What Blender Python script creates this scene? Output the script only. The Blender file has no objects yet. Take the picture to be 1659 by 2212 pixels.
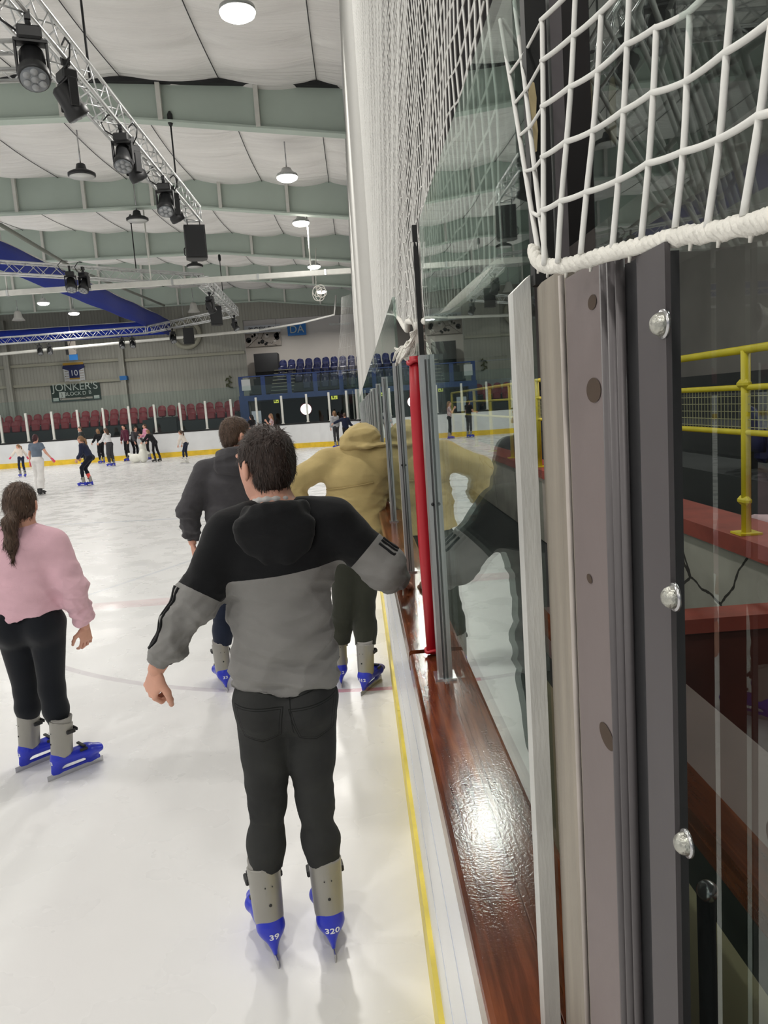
import bpy, bmesh, math, random
import numpy as np
from mathutils import Vector, Matrix
random.seed(7); rng = np.random.RandomState(11)
S = bpy.context.scene
COL = S.collection
PI = math.pi
# ------------------------------------------------------------------ camera
F = 1660.0; CX, CY = 829.5, 1106.0; EYE = 1.8
yc = np.array([(770-CX)/F, -(880-CY)/F, -1.0]); yc /= np.linalg.norm(yc)
zc = np.array([-.073, 1.0, 0]); zc = zc - yc*zc.dot(yc); zc /= np.linalg.norm(zc)
xc = np.cross(yc, zc)
def at(px, py, Y=None, X=None, Z=None):
    """world point seen at pixel px,py of the 1659x2212 frame lying on one given plane"""
    c = np.array([(px-CX)/F, -(py-CY)/F, -1.0])
    d = np.array([c@xc, c@yc, c@zc])
    t = Y/d[1] if Y is not None else (X/d[0] if X is not None else (Z-EYE)/d[2])
    return np.array([0, 0, EYE]) + d*t
cam_d = bpy.data.cameras.new('camera'); cam = bpy.data.objects.new('camera', cam_d); COL.objects.link(cam)
R3 = Matrix(((xc[0], xc[1], xc[2]), (yc[0], yc[1], yc[2]), (zc[0], zc[1], zc[2])))
cam.matrix_world = Matrix.Translation((0, 0, EYE)) @ R3.to_4x4()
cam_d.sensor_fit = 'VERTICAL'; cam_d.sensor_height = 36.0; cam_d.lens = F/2212*36.0
cam_d.clip_start = .02; cam_d.clip_end = 200
S.camera = cam
S.view_settings.view_transform = 'Standard'; S.view_settings.look = 'None'
S.view_settings.gamma = 1; S.view_settings.use_curve_mapping = False
S.view_settings.exposure = -0.30
try:
    S.cycles.use_denoising = True; S.cycles.use_adaptive_sampling = True; S.cycles.adaptive_threshold = .03
    S.cycles.max_bounces = 10; S.cycles.diffuse_bounces = 3; S.cycles.glossy_bounces = 5
    S.cycles.transmission_bounces = 6; S.cycles.transparent_max_bounces = 40
    S.cycles.sample_clamp_indirect = 60.0; S.cycles.blur_glossy = 0.0; S.cycles.caustics_reflective = False; S.cycles.caustics_refractive = False
except Exception: pass
# ------------------------------------------------------------------ tags
def tag(o, label=None, cat=None, group=None, kind=None):
    if label: o['label'] = label
    if cat: o['category'] = cat
    if group: o['group'] = group
    if kind: o['kind'] = kind
    return o
def thing(name, loc, label, cat, group=None, rz=0):
    o = bpy.data.objects.new(name, None); COL.objects.link(o); o.location = loc; o.rotation_euler = (0, 0, rz)
    o.empty_display_size = .1
    return tag(o, label, cat, group)
def kids(o): return [c for c in bpy.data.objects if c.parent == o]
KID = {}
def link(o, parent):
    COL.objects.link(o)
    if parent is not None:
        o.parent = parent; KID.setdefault(parent.name, []).append(o)
def copy_tree(o, parent=None):
    c = o.copy(); COL.objects.link(c)
    if parent is not None:
        c.parent = parent; KID.setdefault(parent.name, []).append(c)
    for ch in list(KID.get(o.name, [])): copy_tree(ch, c)
    return c
# ------------------------------------------------------------------ materials
class NT:
    def __init__(s, name):
        s.m = bpy.data.materials.new(name); s.m.use_nodes = True
        s.n = s.m.node_tree.nodes; s.l = s.m.node_tree.links
        s.b = s.n['Principled BSDF']; s.out = s.n['Material Output']
        s._co = None
    def co(s, kind='Object'):
        if s._co is None: s._co = s.n.new('ShaderNodeTexCoord')
        return s._co.outputs[kind]
    def setin(s, sock, v):
        if hasattr(v, 'is_output') or isinstance(v, bpy.types.NodeSocket): s.l.new(v, sock)
        elif isinstance(v, (tuple, list)) and sock.type == 'RGBA' and len(v) == 3: sock.default_value = (*v, 1)
        else: sock.default_value = v
    def math(s, op, a, b=0.0, clamp=False):
        x = s.n.new('ShaderNodeMath'); x.operation = op; x.use_clamp = clamp
        s.setin(x.inputs[0], a); s.setin(x.inputs[1], b); return x.outputs[0]
    def mapping(s, vec, scale=(1, 1, 1), rot=(0, 0, 0), loc=(0, 0, 0)):
        x = s.n.new('ShaderNodeMapping'); s.l.new(vec, x.inputs[0])
        x.inputs['Scale'].default_value = scale; x.inputs['Rotation'].default_value = rot; x.inputs['Location'].default_value = loc
        return x.outputs[0]
    def noise(s, vec, scale=5, detail=3, rough=.5, dist=0):
        x = s.n.new('ShaderNodeTexNoise'); s.l.new(vec, x.inputs['Vector'])
        x.inputs['Scale'].default_value = scale; x.inputs['Detail'].default_value = detail
        x.inputs['Roughness'].default_value = rough; x.inputs['Distortion'].default_value = dist
        return x.outputs[0]
    def ramp(s, fac, stops):
        x = s.n.new('ShaderNodeValToRGB'); s.l.new(fac, x.inputs[0]); e = x.color_ramp.elements
        while len(e) < len(stops): e.new(.5)
        for i, (p, c) in enumerate(stops):
            e[i].position = p; e[i].color = (*c, 1) if len(c) == 3 else c
        return x.outputs[0]
    def mix(s, fac, a, b):
        x = s.n.new('ShaderNodeMix'); x.data_type = 'RGBA'
        s.setin(x.inputs[0], fac); s.setin(x.inputs[6], a); s.setin(x.inputs[7], b); return x.outputs[2]
    def sep(s, vec):
        x = s.n.new('ShaderNodeSeparateXYZ'); s.l.new(vec, x.inputs[0]); return x.outputs
    def attr(s, name):
        x = s.n.new('ShaderNodeAttribute'); x.attribute_name = name; return x
    def bump(s, h, strength=.3, dist=.01):
        x = s.n.new('ShaderNodeBump'); x.inputs['Strength'].default_value = strength; x.inputs['Distance'].default_value = dist
        s.l.new(h, x.inputs['Height']); s.l.new(x.outputs[0], s.b.inputs['Normal']); return x
    def set(s, **k):
        for a, v in k.items():
            s.setin(s.b.inputs[{'col': 'Base Color', 'rough': 'Roughness', 'metal': 'Metallic', 'spec': 'Specular IOR Level',
                                'sheen': 'Sheen Weight', 'coat': 'Coat Weight', 'sss': 'Subsurface Weight'}[a]], v)
        return s
def lin(r, g=None, b=None):
    if g is None: r, g, b = r
    return tuple((x/255/12.92) if x/255 <= .04045 else ((x/255+.055)/1.055)**2.4 for x in (r, g, b))
def pm(name, rgb, rough=.5, metal=0, var=.0, vs=6, bump=0, bs=80, spec=.5, coords='Object', stretch=(1, 1, 1)):
    """plain procedural material: base colour with noise variation, noise bump"""
    t = NT(name); c = lin(rgb)
    v = t.mapping(t.co(coords), scale=stretch)
    if var > 0:
        n = t.noise(v, vs, 4)
        lo = tuple(max(0, x*(1-var)) for x in c); hi = tuple(min(1, x*(1+var)) for x in c)
        t.set(col=t.ramp(n, [(.3, lo), (.7, hi)]))
    else: t.set(col=c)
    t.set(rough=rough, metal=metal, spec=spec)
    if bump: t.bump(t.noise(v, bs, 3), bump, .004)
    return t.m
def emis(name, rgb, strength):
    t = NT(name); t.set(col=(0.8, .8, .8)); t.b.inputs['Emission Color'].default_value = (*lin(rgb), 1)
    t.b.inputs['Emission Strength'].default_value = strength; return t.m
def cloth(name, rgb, bump=.25, bs=350, var=.12, rough=.9):
    t = NT(name); c = lin(rgb); v = t.co()
    n = t.noise(v, 9, 4)
    t.set(col=t.ramp(n, [(.3, tuple(x*(1-var) for x in c)), (.7, tuple(min(1, x*(1+var)) for x in c))]), rough=rough, spec=.2, sheen=.15)
    h = t.math('ADD', t.math('MULTIPLY', t.noise(v, bs, 2), .35), t.noise(t.mapping(v, scale=(1, 1, 1.6)), 26, 3))
    t.bump(h, bump, .006); return t.m
M = {}
M['white_paint'] = pm('white_board_plastic', (232, 234, 236), .28, var=.04, vs=2)
M['yellow_kick'] = pm('yellow_kick_plastic', (238, 200, 52), .4, var=.12, vs=4)
M['yellow_side'] = pm('scuffed_yellow_kick_plastic', (228, 208, 84), .45, var=.15, vs=5)
M['black_metal'] = pm('black_metal', (30, 31, 34), .45, bump=.1)
M['black_plastic'] = pm('black_plastic', (26, 27, 29), .5)
M['alu'] = pm('aluminium', (186, 188, 188), .34, .85, var=.12, vs=12, stretch=(8, 8, 1))
M['truss'] = pm('truss_aluminium', (205, 207, 207), .35, .7, var=.1, vs=8)
M['white_metal'] = pm('white_metal', (214, 214, 208), .5, var=.06)
M['beam'] = pm('pale_green_steel', (184, 198, 188), .6, var=.06, vs=.8)
M['dark_grey'] = pm('dark_grey_paint', (58, 58, 60), .7, var=.15, vs=2)
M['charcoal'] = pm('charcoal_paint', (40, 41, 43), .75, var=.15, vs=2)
M['black_skirt'] = pm('black_skirting', (22, 23, 25), .6, var=.2, vs=3)
M['blue_steel'] = pm('blue_painted_steel', (40, 66, 122), .5, var=.1)
M['blue_banner'] = cloth('royal_blue_banner', (36, 56, 158), .1, 60, .05)
M['red_seat'] = pm('dark_red_seat_plastic', (136, 36, 46), .42, var=.1, vs=3)
M['blue_seat'] = pm('navy_seat_plastic', (34, 40, 84), .32, var=.1, vs=3)
M['yellow_rail'] = pm('yellow_railing_paint', (226, 204, 44), .45, var=.1, vs=8)
M['red_kerb'] = pm('brick_red_kerb_paint', (150, 66, 54), .6, var=.2, vs=5, bump=.3, bs=30)
M['black_rubber'] = pm('black_rubber', (20, 21, 21), .6)
M['red_pad'] = pm('red_vinyl_padding', (178, 26, 40), .42, var=.1, vs=6, bump=.3, bs=20, stretch=(1, 1, .3))
M['rope'] = pm('white_rope', (232, 230, 222), .9, var=.06, vs=60, bump=.6, bs=160)
M['net'] = pm('white_net_twine', (226, 226, 222), .9, var=.03, vs=40)
M['skin'] = pm('skin', (214, 160, 138), .55, var=.08, vs=14, bump=.1, bs=120)
M['skin'].node_tree.nodes['Principled BSDF'].inputs['Subsurface Weight'].default_value = .0
M['eye'] = pm('dark_eye', (40, 30, 26), .2)
M['lip'] = pm('lip_skin', (176, 100, 92), .5)
M['skate_blue'] = pm('blue_skate_plastic', (38, 52, 190), .3, var=.06, vs=8)
M['skate_grey'] = pm('grey_skate_cuff_plastic', (150, 148, 142), .34, .25, var=.05, vs=8)
M['steel'] = pm('blade_steel', (190, 190, 192), .22, .9)
M['paint_white'] = pm('white_marker_paint', (236, 238, 244), .6)
M['white_skate'] = pm('white_skate_leather', (226, 224, 218), .5, var=.05)
M['black_skate'] = pm('black_skate_leather', (32, 32, 34), .5, var=.1)
M['snow_plastic'] = pm('white_moulded_plastic', (232, 232, 222), .45, var=.04)
M['lens'] = pm('lamp_lens_glass', (120, 124, 128), .12, .3)
M['led'] = pm('unlit_led_lens', (150, 153, 155), .2)
M['lamp_on'] = emis('lit_lamp_diffuser', (255, 251, 238), 30)
M['lamp_off'] = pm('unlit_lamp_diffuser', (206, 208, 206), .35)
M['lamp_disc'] = emis('lit_round_lamp', (255, 255, 255), 6)
M['sign_yellow'] = emis('lit_yellow_sign', (222, 226, 70), .9)
M['paper'] = pm('white_paper', (206, 208, 210), .8)
M['tan_panel'] = pm('olive_beige_panel', (184, 172, 138), .6, var=.1, vs=3)
M['dark_green'] = pm('dark_green_strip', (40, 46, 42), .5)
M['brown_panel'] = pm('red_brown_panel', (84, 38, 30), .45, var=.35, vs=2.5)
M['sign_green'] = pm('dark_green_sign', (30, 52, 46), .55, var=.08)
M['letter'] = pm('pale_letter_paint', (186, 196, 190), .6)
M['sky_sign'] = pm('sky_blue_sign', (36, 116, 190), .5)
M['ring_cream'] = pm('cream_ring_paint', (168, 166, 150), .6)
def hair_mat(name, rgb):
    t = NT(name); c = lin(rgb); v = t.mapping(t.co(), scale=(1, 1, .16))
    n = t.noise(v, 130, 4, .6)
    t.set(col=t.ramp(n, [(.3, tuple(x*.55 for x in c)), (.72, tuple(min(1, x*1.5) for x in c))]), rough=.5, spec=.35)
    t.bump(n, .7, .006); return t.m
M['hair_dark'] = hair_mat('dark_brown_hair', (50, 38, 33))
M['hair_brown'] = hair_mat('brown_hair', (84, 66, 54))
M['hair_light'] = hair_mat('light_brown_hair', (136, 104, 76))
M['hair_black'] = hair_mat('black_hair', (26, 22, 22))
M['hair_red'] = hair_mat('dark_red_hair', (62, 30, 36))
# ---- ice
def ice():
    t = NT('rink_ice'); v = t.co()
    x, y, z = t.sep(v)[0:3]
    base = t.ramp(t.noise(v, .55, 5), [(.3, (.80, .80, .795)), (.7, (.855, .85, .845))])
    scr = t.noise(t.mapping(v, scale=(14, 1.0, 1), rot=(0, 0, .5)), 2.2, 6, .65)
    scr2 = t.noise(t.mapping(v, scale=(1.0, 12, 1), rot=(0, 0, .2)), 2.0, 6, .65)
    sm = t.math('MULTIPLY', t.math('GREATER_THAN', t.math('MAXIMUM', scr, scr2), .675), .14)
    base = t.mix(sm, base, (.70, .72, .74))
    def band(d, w, col, amt, base, lim=None):
        m = t.math('LESS_THAN', t.math('ABSOLUTE', d), w)
        if lim is not None: m = t.math('MULTIPLY', m, lim)
        blot = t.math('MULTIPLY_ADD' if False else 'MULTIPLY', m, t.math('ADD', t.math('MULTIPLY', t.noise(v, 7, 3), .5), amt-.25, True))
        return t.mix(blot, base, col)
    base = band(t.math('SUBTRACT', y, 7.63), .15, (.72, .47, .49), .36, base)
    base = band(t.math('SUBTRACT', t.math('ADD', y, t.math('MULTIPLY', x, .17)), 13.56), .06, (.48, .54, .62), .5, base)
    base = band(t.math('SUBTRACT', t.math('SUBTRACT', y, t.math('MULTIPLY', x, 2.1)), 14.55), .07, (.56, .60, .66), .45, base,
                t.math('LESS_THAN', t.math('ABSOLUTE', t.math('SUBTRACT', x, -2.6)), .9))
    dx = t.math('SUBTRACT', x, .2); dy = t.math('SUBTRACT', y, 8.6)
    rad = t.math('SQRT', t.math('ADD', t.math('MULTIPLY', dx, dx), t.math('MULTIPLY', dy, dy)))
    base = band(t.math('SUBTRACT', rad, 3.86), .03, (.55, .50, .54), .52, base, t.math('LESS_THAN', y, 8.0))
    base = band(t.math('SUBTRACT', rad, 3.86), .028, (.72, .20, .28), .62, base, t.math('MULTIPLY', t.math('LESS_THAN', y, 8.0), t.math('GREATER_THAN', x, -.35)))
    t.set(col=base, rough=t.ramp(t.noise(v, 2.5, 4), [(.3, (.20,)*3), (.7, (.38,)*3)]), spec=.35)
    h = t.math('ADD', t.noise(v, 26, 5, .7), t.math('MULTIPLY', t.math('MAXIMUM', scr, scr2), 2.0))
    t.bump(h, .035, .004)
    return t.m
M['ice'] = ice()
def wood():
    t = NT('varnished_red_brown_wood'); v = t.co()
    g = t.noise(t.mapping(v, scale=(22, 1.3, 22)), 3.2, 6, .6, .6)
    big = t.noise(t.mapping(v, scale=(3, .9, 3)), 3.0, 3)
    m = t.math('ADD', t.math('MULTIPLY', g, .45), t.math('MULTIPLY', big, .55))
    t.set(col=t.ramp(m, [(.34, lin(50, 24, 15)), (.5, lin(92, 48, 29)), (.66, lin(136, 76, 44))]), rough=.15, spec=.38)
    t.bump(t.noise(v, 200, 2, .5), .15, .0014); return t.m
M['wood'] = wood()
def drape():
    t = NT('white_ceiling_fabric'); v = t.co()
    n = t.noise(t.mapping(v, scale=(.12, 1.6, 1)), 2.4, 4)
    t.set(col=t.ramp(n, [(.3, (.80, .79, .77)), (.7, (.88, .87, .85))]), rough=.85, spec=.15)
    t.bump(t.noise(t.mapping(v, scale=(.10, 2.2, 1)), 2.2, 5, .55, .4), .8, .12); return t.m
M['drape'] = drape()
def corrugated(name, rgb, per=.17):
    t = NT(name); v = t.co(); x = t.sep(v)[0]; c = lin(rgb)
    saw = t.math('FRACT', t.math('DIVIDE', x, per))
    line = t.math('LESS_THAN', saw, .24)
    st = t.noise(t.mapping(v, scale=(4, 4, .35)), 2.0, 5)
    col = t.ramp(st, [(.3, tuple(k*.9 for k in c)), (.7, tuple(min(1, k*1.08) for k in c))])
    t.set(col=t.mix(t.math('MULTIPLY', line, .35), col, tuple(k*.6 for k in c)), rough=.65, spec=.3)
    t.bump(line, .6, .02); return t.m
M['cladding'] = corrugated('grey_corrugated_cladding', (168, 167, 158))
M['white_wall'] = pm('off_white_plaster', (214, 208, 200), .8, var=.04, vs=.6)
def concrete():
    t = NT('cracked_grey_render'); v = t.co()
    vor = t.n.new('ShaderNodeTexVoronoi'); vor.feature = 'DISTANCE_TO_EDGE'; vor.inputs['Scale'].default_value = .9
    t.l.new(t.mix(.12, v, t.noise(v, 3, 4)), vor.inputs['Vector'])
    crack = t.math('LESS_THAN', vor.outputs['Distance'], .008)
    col = t.ramp(t.noise(v, 3, 4), [(.3, lin(162, 154, 146)), (.7, lin(184, 176, 167))])
    t.set(col=t.mix(crack, col, lin(58, 52, 50)), rough=.85, spec=.2); return t.m
M['concrete'] = concrete()
def glass():
    t = NT('clear_rink_glass')
    geo = t.n.new('ShaderNodeNewGeometry')
    dot = t.n.new('ShaderNodeVectorMath'); dot.operation = 'DOT_PRODUCT'
    t.l.new(geo.outputs['Normal'], dot.inputs[0]); t.l.new(geo.outputs['Incoming'], dot.inputs[1])
    c = t.math('ABSOLUTE', dot.outputs['Value'])
    f = t.math('ADD', t.math('MULTIPLY', t.math('POWER', t.math('SUBTRACT', 1.0, c, True), 5.0), .96), .04)
    tr = t.n.new('ShaderNodeBsdfTransparent'); tr.inputs[0].default_value = (.90, .945, .93, 1)
    gl = t.n.new('ShaderNodeBsdfGlossy'); gl.inputs['Roughness'].default_value = 0.0; gl.inputs['Color'].default_value = (.90, .97, .94, 1)
    mx = t.n.new('ShaderNodeMixShader'); t.l.new(f, mx.inputs[0]); t.l.new(tr.outputs[0], mx.inputs[1]); t.l.new(gl.outputs[0], mx.inputs[2])
    t.l.new(mx.outputs[0], t.out.inputs[0]); t.n.remove(t.b); return t.m
M['glass'] = glass()
# ------------------------------------------------------------------ mesh builder
def V(*a): return np.array(a, float)
def nrm(v): v = np.array(v, float); return v/max(1e-9, np.linalg.norm(v))
class MB:
    def __init__(s): s.v = []; s.f = []; s.mi = []; s.cur = 0; s.smooth = []; s.sm = False
    def add(s, vs, fs):
        o = len(s.v); s.v.extend([tuple(map(float, p)) for p in vs])
        for f in fs: s.f.append([i+o for i in f]); s.mi.append(s.cur); s.smooth.append(s.sm)
        return s
    def box(s, c, d, rot=None, bev=0):
        hx, hy, hz = d[0]/2, d[1]/2, d[2]/2
        if bev:
            b = min(bev, hx*.9, hy*.9, hz*.9); pts = []
            for sx in (-1, 1):
                for sy in (-1, 1):
                    for sz in (-1, 1):
                        pts += [(sx*(hx-b), sy*(hy-b), sz*hz), (sx*(hx-b), sy*hy, sz*(hz-b)), (sx*hx, sy*(hy-b), sz*(hz-b))]
            bm = bmesh.new()
            for p in pts: bm.verts.new(p)
            bmesh.ops.convex_hull(bm, input=bm.verts); bm.verts.index_update()
            pts = [tuple(v.co) for v in bm.verts]; fs = [[v.index for v in f.verts] for f in bm.faces]; bm.free()
        else:
            pts = [(x, y, z) for x in (-hx, hx) for y in (-hy, hy) for z in (-hz, hz)]
            fs = [(0, 1, 3, 2), (4, 6, 7, 5), (0, 4, 5, 1), (2, 3, 7, 6), (0, 2, 6, 4), (1, 5, 7, 3)]
        if rot is not None:
            R = rot if isinstance(rot, Matrix) else Matrix.Rotation(rot, 3, 'Z')
            pts = [tuple(R @ Vector(p)) for p in pts]
        return s.add([(p[0]+c[0], p[1]+c[1], p[2]+c[2]) for p in pts], fs)
    def b2(s, lo, hi, bev=0): return s.box([(lo[i]+hi[i])/2 for i in range(3)], [abs(hi[i]-lo[i]) for i in range(3)], bev=bev)
    def tube(s, path, r, seg=8, caps=True, closed=False):
        P = [np.array(p, float) for p in path]; n = len(P); rr = r if hasattr(r, '__len__') else [r]*n
        t0 = nrm(P[1]-P[0]); a = np.array([0, 0, 1.]) if abs(t0[2]) < .9 else np.array([1., 0, 0])
        u = nrm(np.cross(t0, a)); vs = []
        for i in range(n):
            if closed: t = nrm(P[(i+1) % n]-P[i-1])
            else: t = nrm(P[min(i+1, n-1)]-P[max(i-1, 0)])
            u = nrm(u-t*u.dot(t)); w = np.cross(t, u)
            for k in range(seg):
                q = 2*PI*k/seg; vs.append(P[i]+(u*math.cos(q)+w*math.sin(q))*rr[i])
        fs = []
        m = n if closed else n-1
        for i in range(m):
            j = (i+1) % n
            for k in range(seg):
                k2 = (k+1) % seg; fs.append((i*seg+k, i*seg+k2, j*seg+k2, j*seg+k))
        if caps and not closed: fs += [tuple(range(seg))[::-1], tuple((n-1)*seg+k for k in range(seg))]
        old = s.sm; s.sm = seg > 4; s.add(vs, fs); s.sm = old; return s
    def cyl(s, a, b, r, r2=None, seg=16): return s.tube([a, b], [r, r if r2 is None else r2], seg)
    def lathe(s, prof, c=(0, 0, 0), axis=None, seg=24):
        z = nrm(axis) if axis is not None else V(0, 0, 1); a = V(1, 0, 0) if abs(z[0]) < .9 else V(0, 1, 0)
        u = nrm(np.cross(z, a)); w = np.cross(z, u); vs = []; fs = []; c = np.array(c, float)
        for (r, h) in prof:
            for k in range(seg):
                q = 2*PI*k/seg; vs.append(c+z*h+(u*math.cos(q)+w*math.sin(q))*r)
        for i in range(len(prof)-1):
            for k in range(seg):
                k2 = (k+1) % seg; fs.append((i*seg+k, i*seg+k2, (i+1)*seg+k2, (i+1)*seg+k))
        fs += [tuple(range(seg))[::-1], tuple((len(prof)-1)*seg+k for k in range(seg))]
        old = s.sm; s.sm = True; s.add(vs, fs); s.sm = old; return s
    def prism(s, poly, z0, z1):
        """poly: XY outline, extruded in Z"""
        n = len(poly); vs = [(x, y, z0) for x, y in poly]+[(x, y, z1) for x, y in poly]
        fs = [tuple(range(n))[::-1], tuple(range(n, 2*n))]+[(i, (i+1) % n, n+(i+1) % n, n+i) for i in range(n)]
        return s.add(vs, fs)
    def prism_y(s, poly, y0, y1):
        n = len(poly); vs = [(x, y0, z) for x, z in poly]+[(x, y1, z) for x, z in poly]
        fs = [tuple(range(n)), tuple(range(n, 2*n))[::-1]]+[(i, n+i, n+(i+1) % n, (i+1) % n) for i in range(n)]
        return s.add(vs, fs)
    def build(s, name, mats, parent=None, rel=True, label=None, cat=None, group=None, kind=None):
        me = bpy.data.meshes.new(name)
        off = np.zeros(3)
        if parent is not None and rel:
            p = parent
            while p is not None: off += np.array(p.location); p = p.parent
        vs = [(v[0]-off[0], v[1]-off[1], v[2]-off[2]) for v in s.v]
        me.from_pydata(vs, [], s.f)
        for m in (mats if isinstance(mats, (list, tuple)) else [mats]): me.materials.append(m)
        me.polygons.foreach_set('material_index', s.mi); me.polygons.foreach_set('use_smooth', s.smooth)
        me.update()
        bm = bmesh.new(); bm.from_mesh(me); bmesh.ops.recalc_face_normals(bm, faces=bm.faces); bm.to_mesh(me); bm.free()
        o = bpy.data.objects.new(name, me); link(o, parent)
        return tag(o, label, cat, group, kind)
def text(name, s, size, loc, m, parent, xdir=(1, 0, 0), ndir=(0, -1, 0), depth=.004, sx=1.0):
    """raised lettering, centred at world loc, reading along xdir and facing ndir"""
    cu = bpy.data.curves.new(name, 'FONT'); cu.body = s; cu.size = size; cu.align_x = 'CENTER'; cu.align_y = 'CENTER'; cu.extrude = depth
    tmp = bpy.data.objects.new('tmp', cu); COL.objects.link(tmp)
    dg = bpy.context.evaluated_depsgraph_get(); me = bpy.data.meshes.new_from_object(tmp.evaluated_get(dg)); bpy.data.objects.remove(tmp)
    x = nrm(xdir); n = nrm(ndir); y = np.cross(n, x)
    off = np.zeros(3); p = parent
    while p is not None: off += np.array(p.location); p = p.parent
    Mx = Matrix(((x[0]*sx, y[0], n[0], loc[0]-off[0]), (x[1]*sx, y[1], n[1], loc[1]-off[1]), (x[2]*sx, y[2], n[2], loc[2]-off[2]), (0, 0, 0, 1)))
    me.transform(Mx); me.materials.clear(); me.materials.append(m); me.name = name
    o = bpy.data.objects.new(name, me); link(o, parent); return o
# ================================================================== HALL
FARY = 38.3; GX = .169            # far boards, side glass plane
# ---- ice floor
g = MB(); xs = [-30, -8, -4, 0.1]; ys = [-20, 0, 4, 8, 16, 39]
for i in range(len(xs)-1):
    for j in range(len(ys)-1):
        o = len(g.v); g.add([(xs[i], ys[j], 0), (xs[i+1], ys[j], 0), (xs[i+1], ys[j+1], 0), (xs[i], ys[j+1], 0)], [(0, 1, 2, 3)])
g.build('floor', M['ice'], kind='structure')
MB().b2((-32, -20, -.2), (14, 52, -.02)).build('floor_stands', M['charcoal'], kind='structure')
# ---- ceiling fabric: billowing bays between the beams
BY = [-9.75, -3.45, 2.85, 9.15, 15.45, 21.85, 28.2, 34.0, 40.6]      # beam positions
def roof_z(x): return 7.87+.075*(.1-x)
X = np.array(sorted([-.3-.225*k for k in range(132)]+[-.15, 0, .178])); nx, ny = len(X), 620
Yv = np.linspace(-19, 42.6, ny)
XX, YY = np.meshgrid(X, Yv, indexing='ij')
ph = ((YY-BY[4])/6.3) % 1.0
ZZ = roof_z(XX)-.16*np.sin(PI*ph)
seam = ((XX+.3)/1.8) % 1.0
ZZ -= .10*np.sin(PI*seam)
r2 = np.random.RandomState(3)
for k in range(16):
    fy = r2.uniform(2.2, 9); fx = r2.uniform(-.5, .5); a = .035/(fy**.7)
    ZZ += a*1.6*np.sin(fy*YY+fx*XX+r2.uniform(0, 6)+.8*np.sin(XX*.9+k))*np.sin(PI*seam)**.5
g = MB(); g.sm = True
idx = np.arange(nx*ny).reshape(nx, ny)
fs = np.stack([idx[:-1, :-1], idx[1:, :-1], idx[1:, 1:], idx[:-1, 1:]], -1).reshape(-1, 4)
g.add(np.stack([XX, YY, ZZ], -1).reshape(-1, 3), fs.tolist())
g.build('ceiling', M['drape'], kind='structure')
# the roof over the stands is dark, as is everything behind the glass wall
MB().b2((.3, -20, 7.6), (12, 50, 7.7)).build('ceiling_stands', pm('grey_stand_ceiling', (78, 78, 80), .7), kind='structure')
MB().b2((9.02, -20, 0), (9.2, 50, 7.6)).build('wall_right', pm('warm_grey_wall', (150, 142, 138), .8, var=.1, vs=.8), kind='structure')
# seams where the fabric is laced to the purlins
k = 0
for sx in (-.3, -2.1, -3.9, -5.7, -7.5, -9.3, -11.1, -12.9, -14.7):
    k += 1
    MB().tube([(sx, y, roof_z(sx)-.16*math.sin(PI*(((y-BY[4])/6.3) % 1.0))-.035) for y in np.arange(2, 41.5, .3)], .009, 5).build('trim_%d' % k, M['dark_grey'], kind='structure')
# ---- roof beams
ordn = ['nearest', 'second', 'third', 'fourth', 'fifth']
def under(x): return 7.5-.125*(x+4.45) if x > -4.45 else 7.5+.015*(-4.45-x)
for bi, by in enumerate(BY):
    lab = ('pale green steel roof beam, %s in view from the camera end' % ordn[bi-4]) if bi >= 4 else 'pale green steel roof beam over the ice behind the camera'
    b = thing('roof_beam', (-10, by, 7.5), lab, 'beam', 'roof beams')
    top = [(x, roof_z(x)-.02) for x in (-29, -14, -4.45, .172)]
    bot = [(x, under(x)) for x in (.172, -4.45, -14, -29)]
    MB().prism_y(top+bot, by-.02, by+.02).build('web', M['beam'], b)
    w = MB()
    for (x0, x1) in ((-29, -14), (-14, -4.45), (-4.45, .172)):
        w.prism_y([(x0, under(x0)-.02), (x1, under(x1)-.02), (x1, under(x1)+.02), (x0, under(x0)+.02)], by-.13, by+.13)
    w.build('bottom_flange', M['beam'], b)
    if bi == 4: MB().prism_y([(-29, roof_z(-29)-.12), (.172, roof_z(.1)-.12), (.172, roof_z(.1)-.05), (-29, roof_z(-29)-.05)], by-.16, by-.03).build('shadow_strip', M['charcoal'], b)  # charcoal strip stands in for the shadow line above the nearest beam
    if bi >= 4:
        for sx in np.arange(-1.45, -20, -1.8):
            st = MB(); zt = roof_z(sx)-.02; zb = under(sx)
            st.box((sx, by-.1, (zt+zb)/2), (.085, .10, zt-zb)); st.build('stiffener', M['white_metal'], b)
# ---- far wall with cladding, columns, rails
MB().b2((-30, 42.5, 0), (-5.75, 42.7, 9.6)).build('wall_far', M['cladding'], kind='structure')
MB().b2((-5.75, 42.5, 6.82), (.35, 42.7, 8.6)).build('wall_far_lintel', M['cladding'], kind='structure')
MB().b2((-6.9, 47.2, 2), (9, 47.4, 8)).build('wall_gallery', M['white_wall'], kind='structure')
MB().b2((-6.9, 42.72, 0), (-6.7, 47.18, 8)).build('wall_gallery_side', M['white_wall'], kind='structure')
for n, cx in enumerate((-18.4, -12.35)):
    c = thing('wall_column', (cx, 42.36, 0), ('grey steel wall column left of the green sign' if n == 0 else 'grey steel wall column right of the green sign'), 'column')
    MB().b2((cx-.14, 42.2, 0), (cx+.14, 42.48, 7.6)).build('post', M['cladding'], c)
    if n == 1: MB().b2((cx-.17, 42.18, 4.1), (cx+.2, 42.5, 4.32)).build('blue_band', M['sky_sign'], c, label='small blue band round the column')
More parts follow.
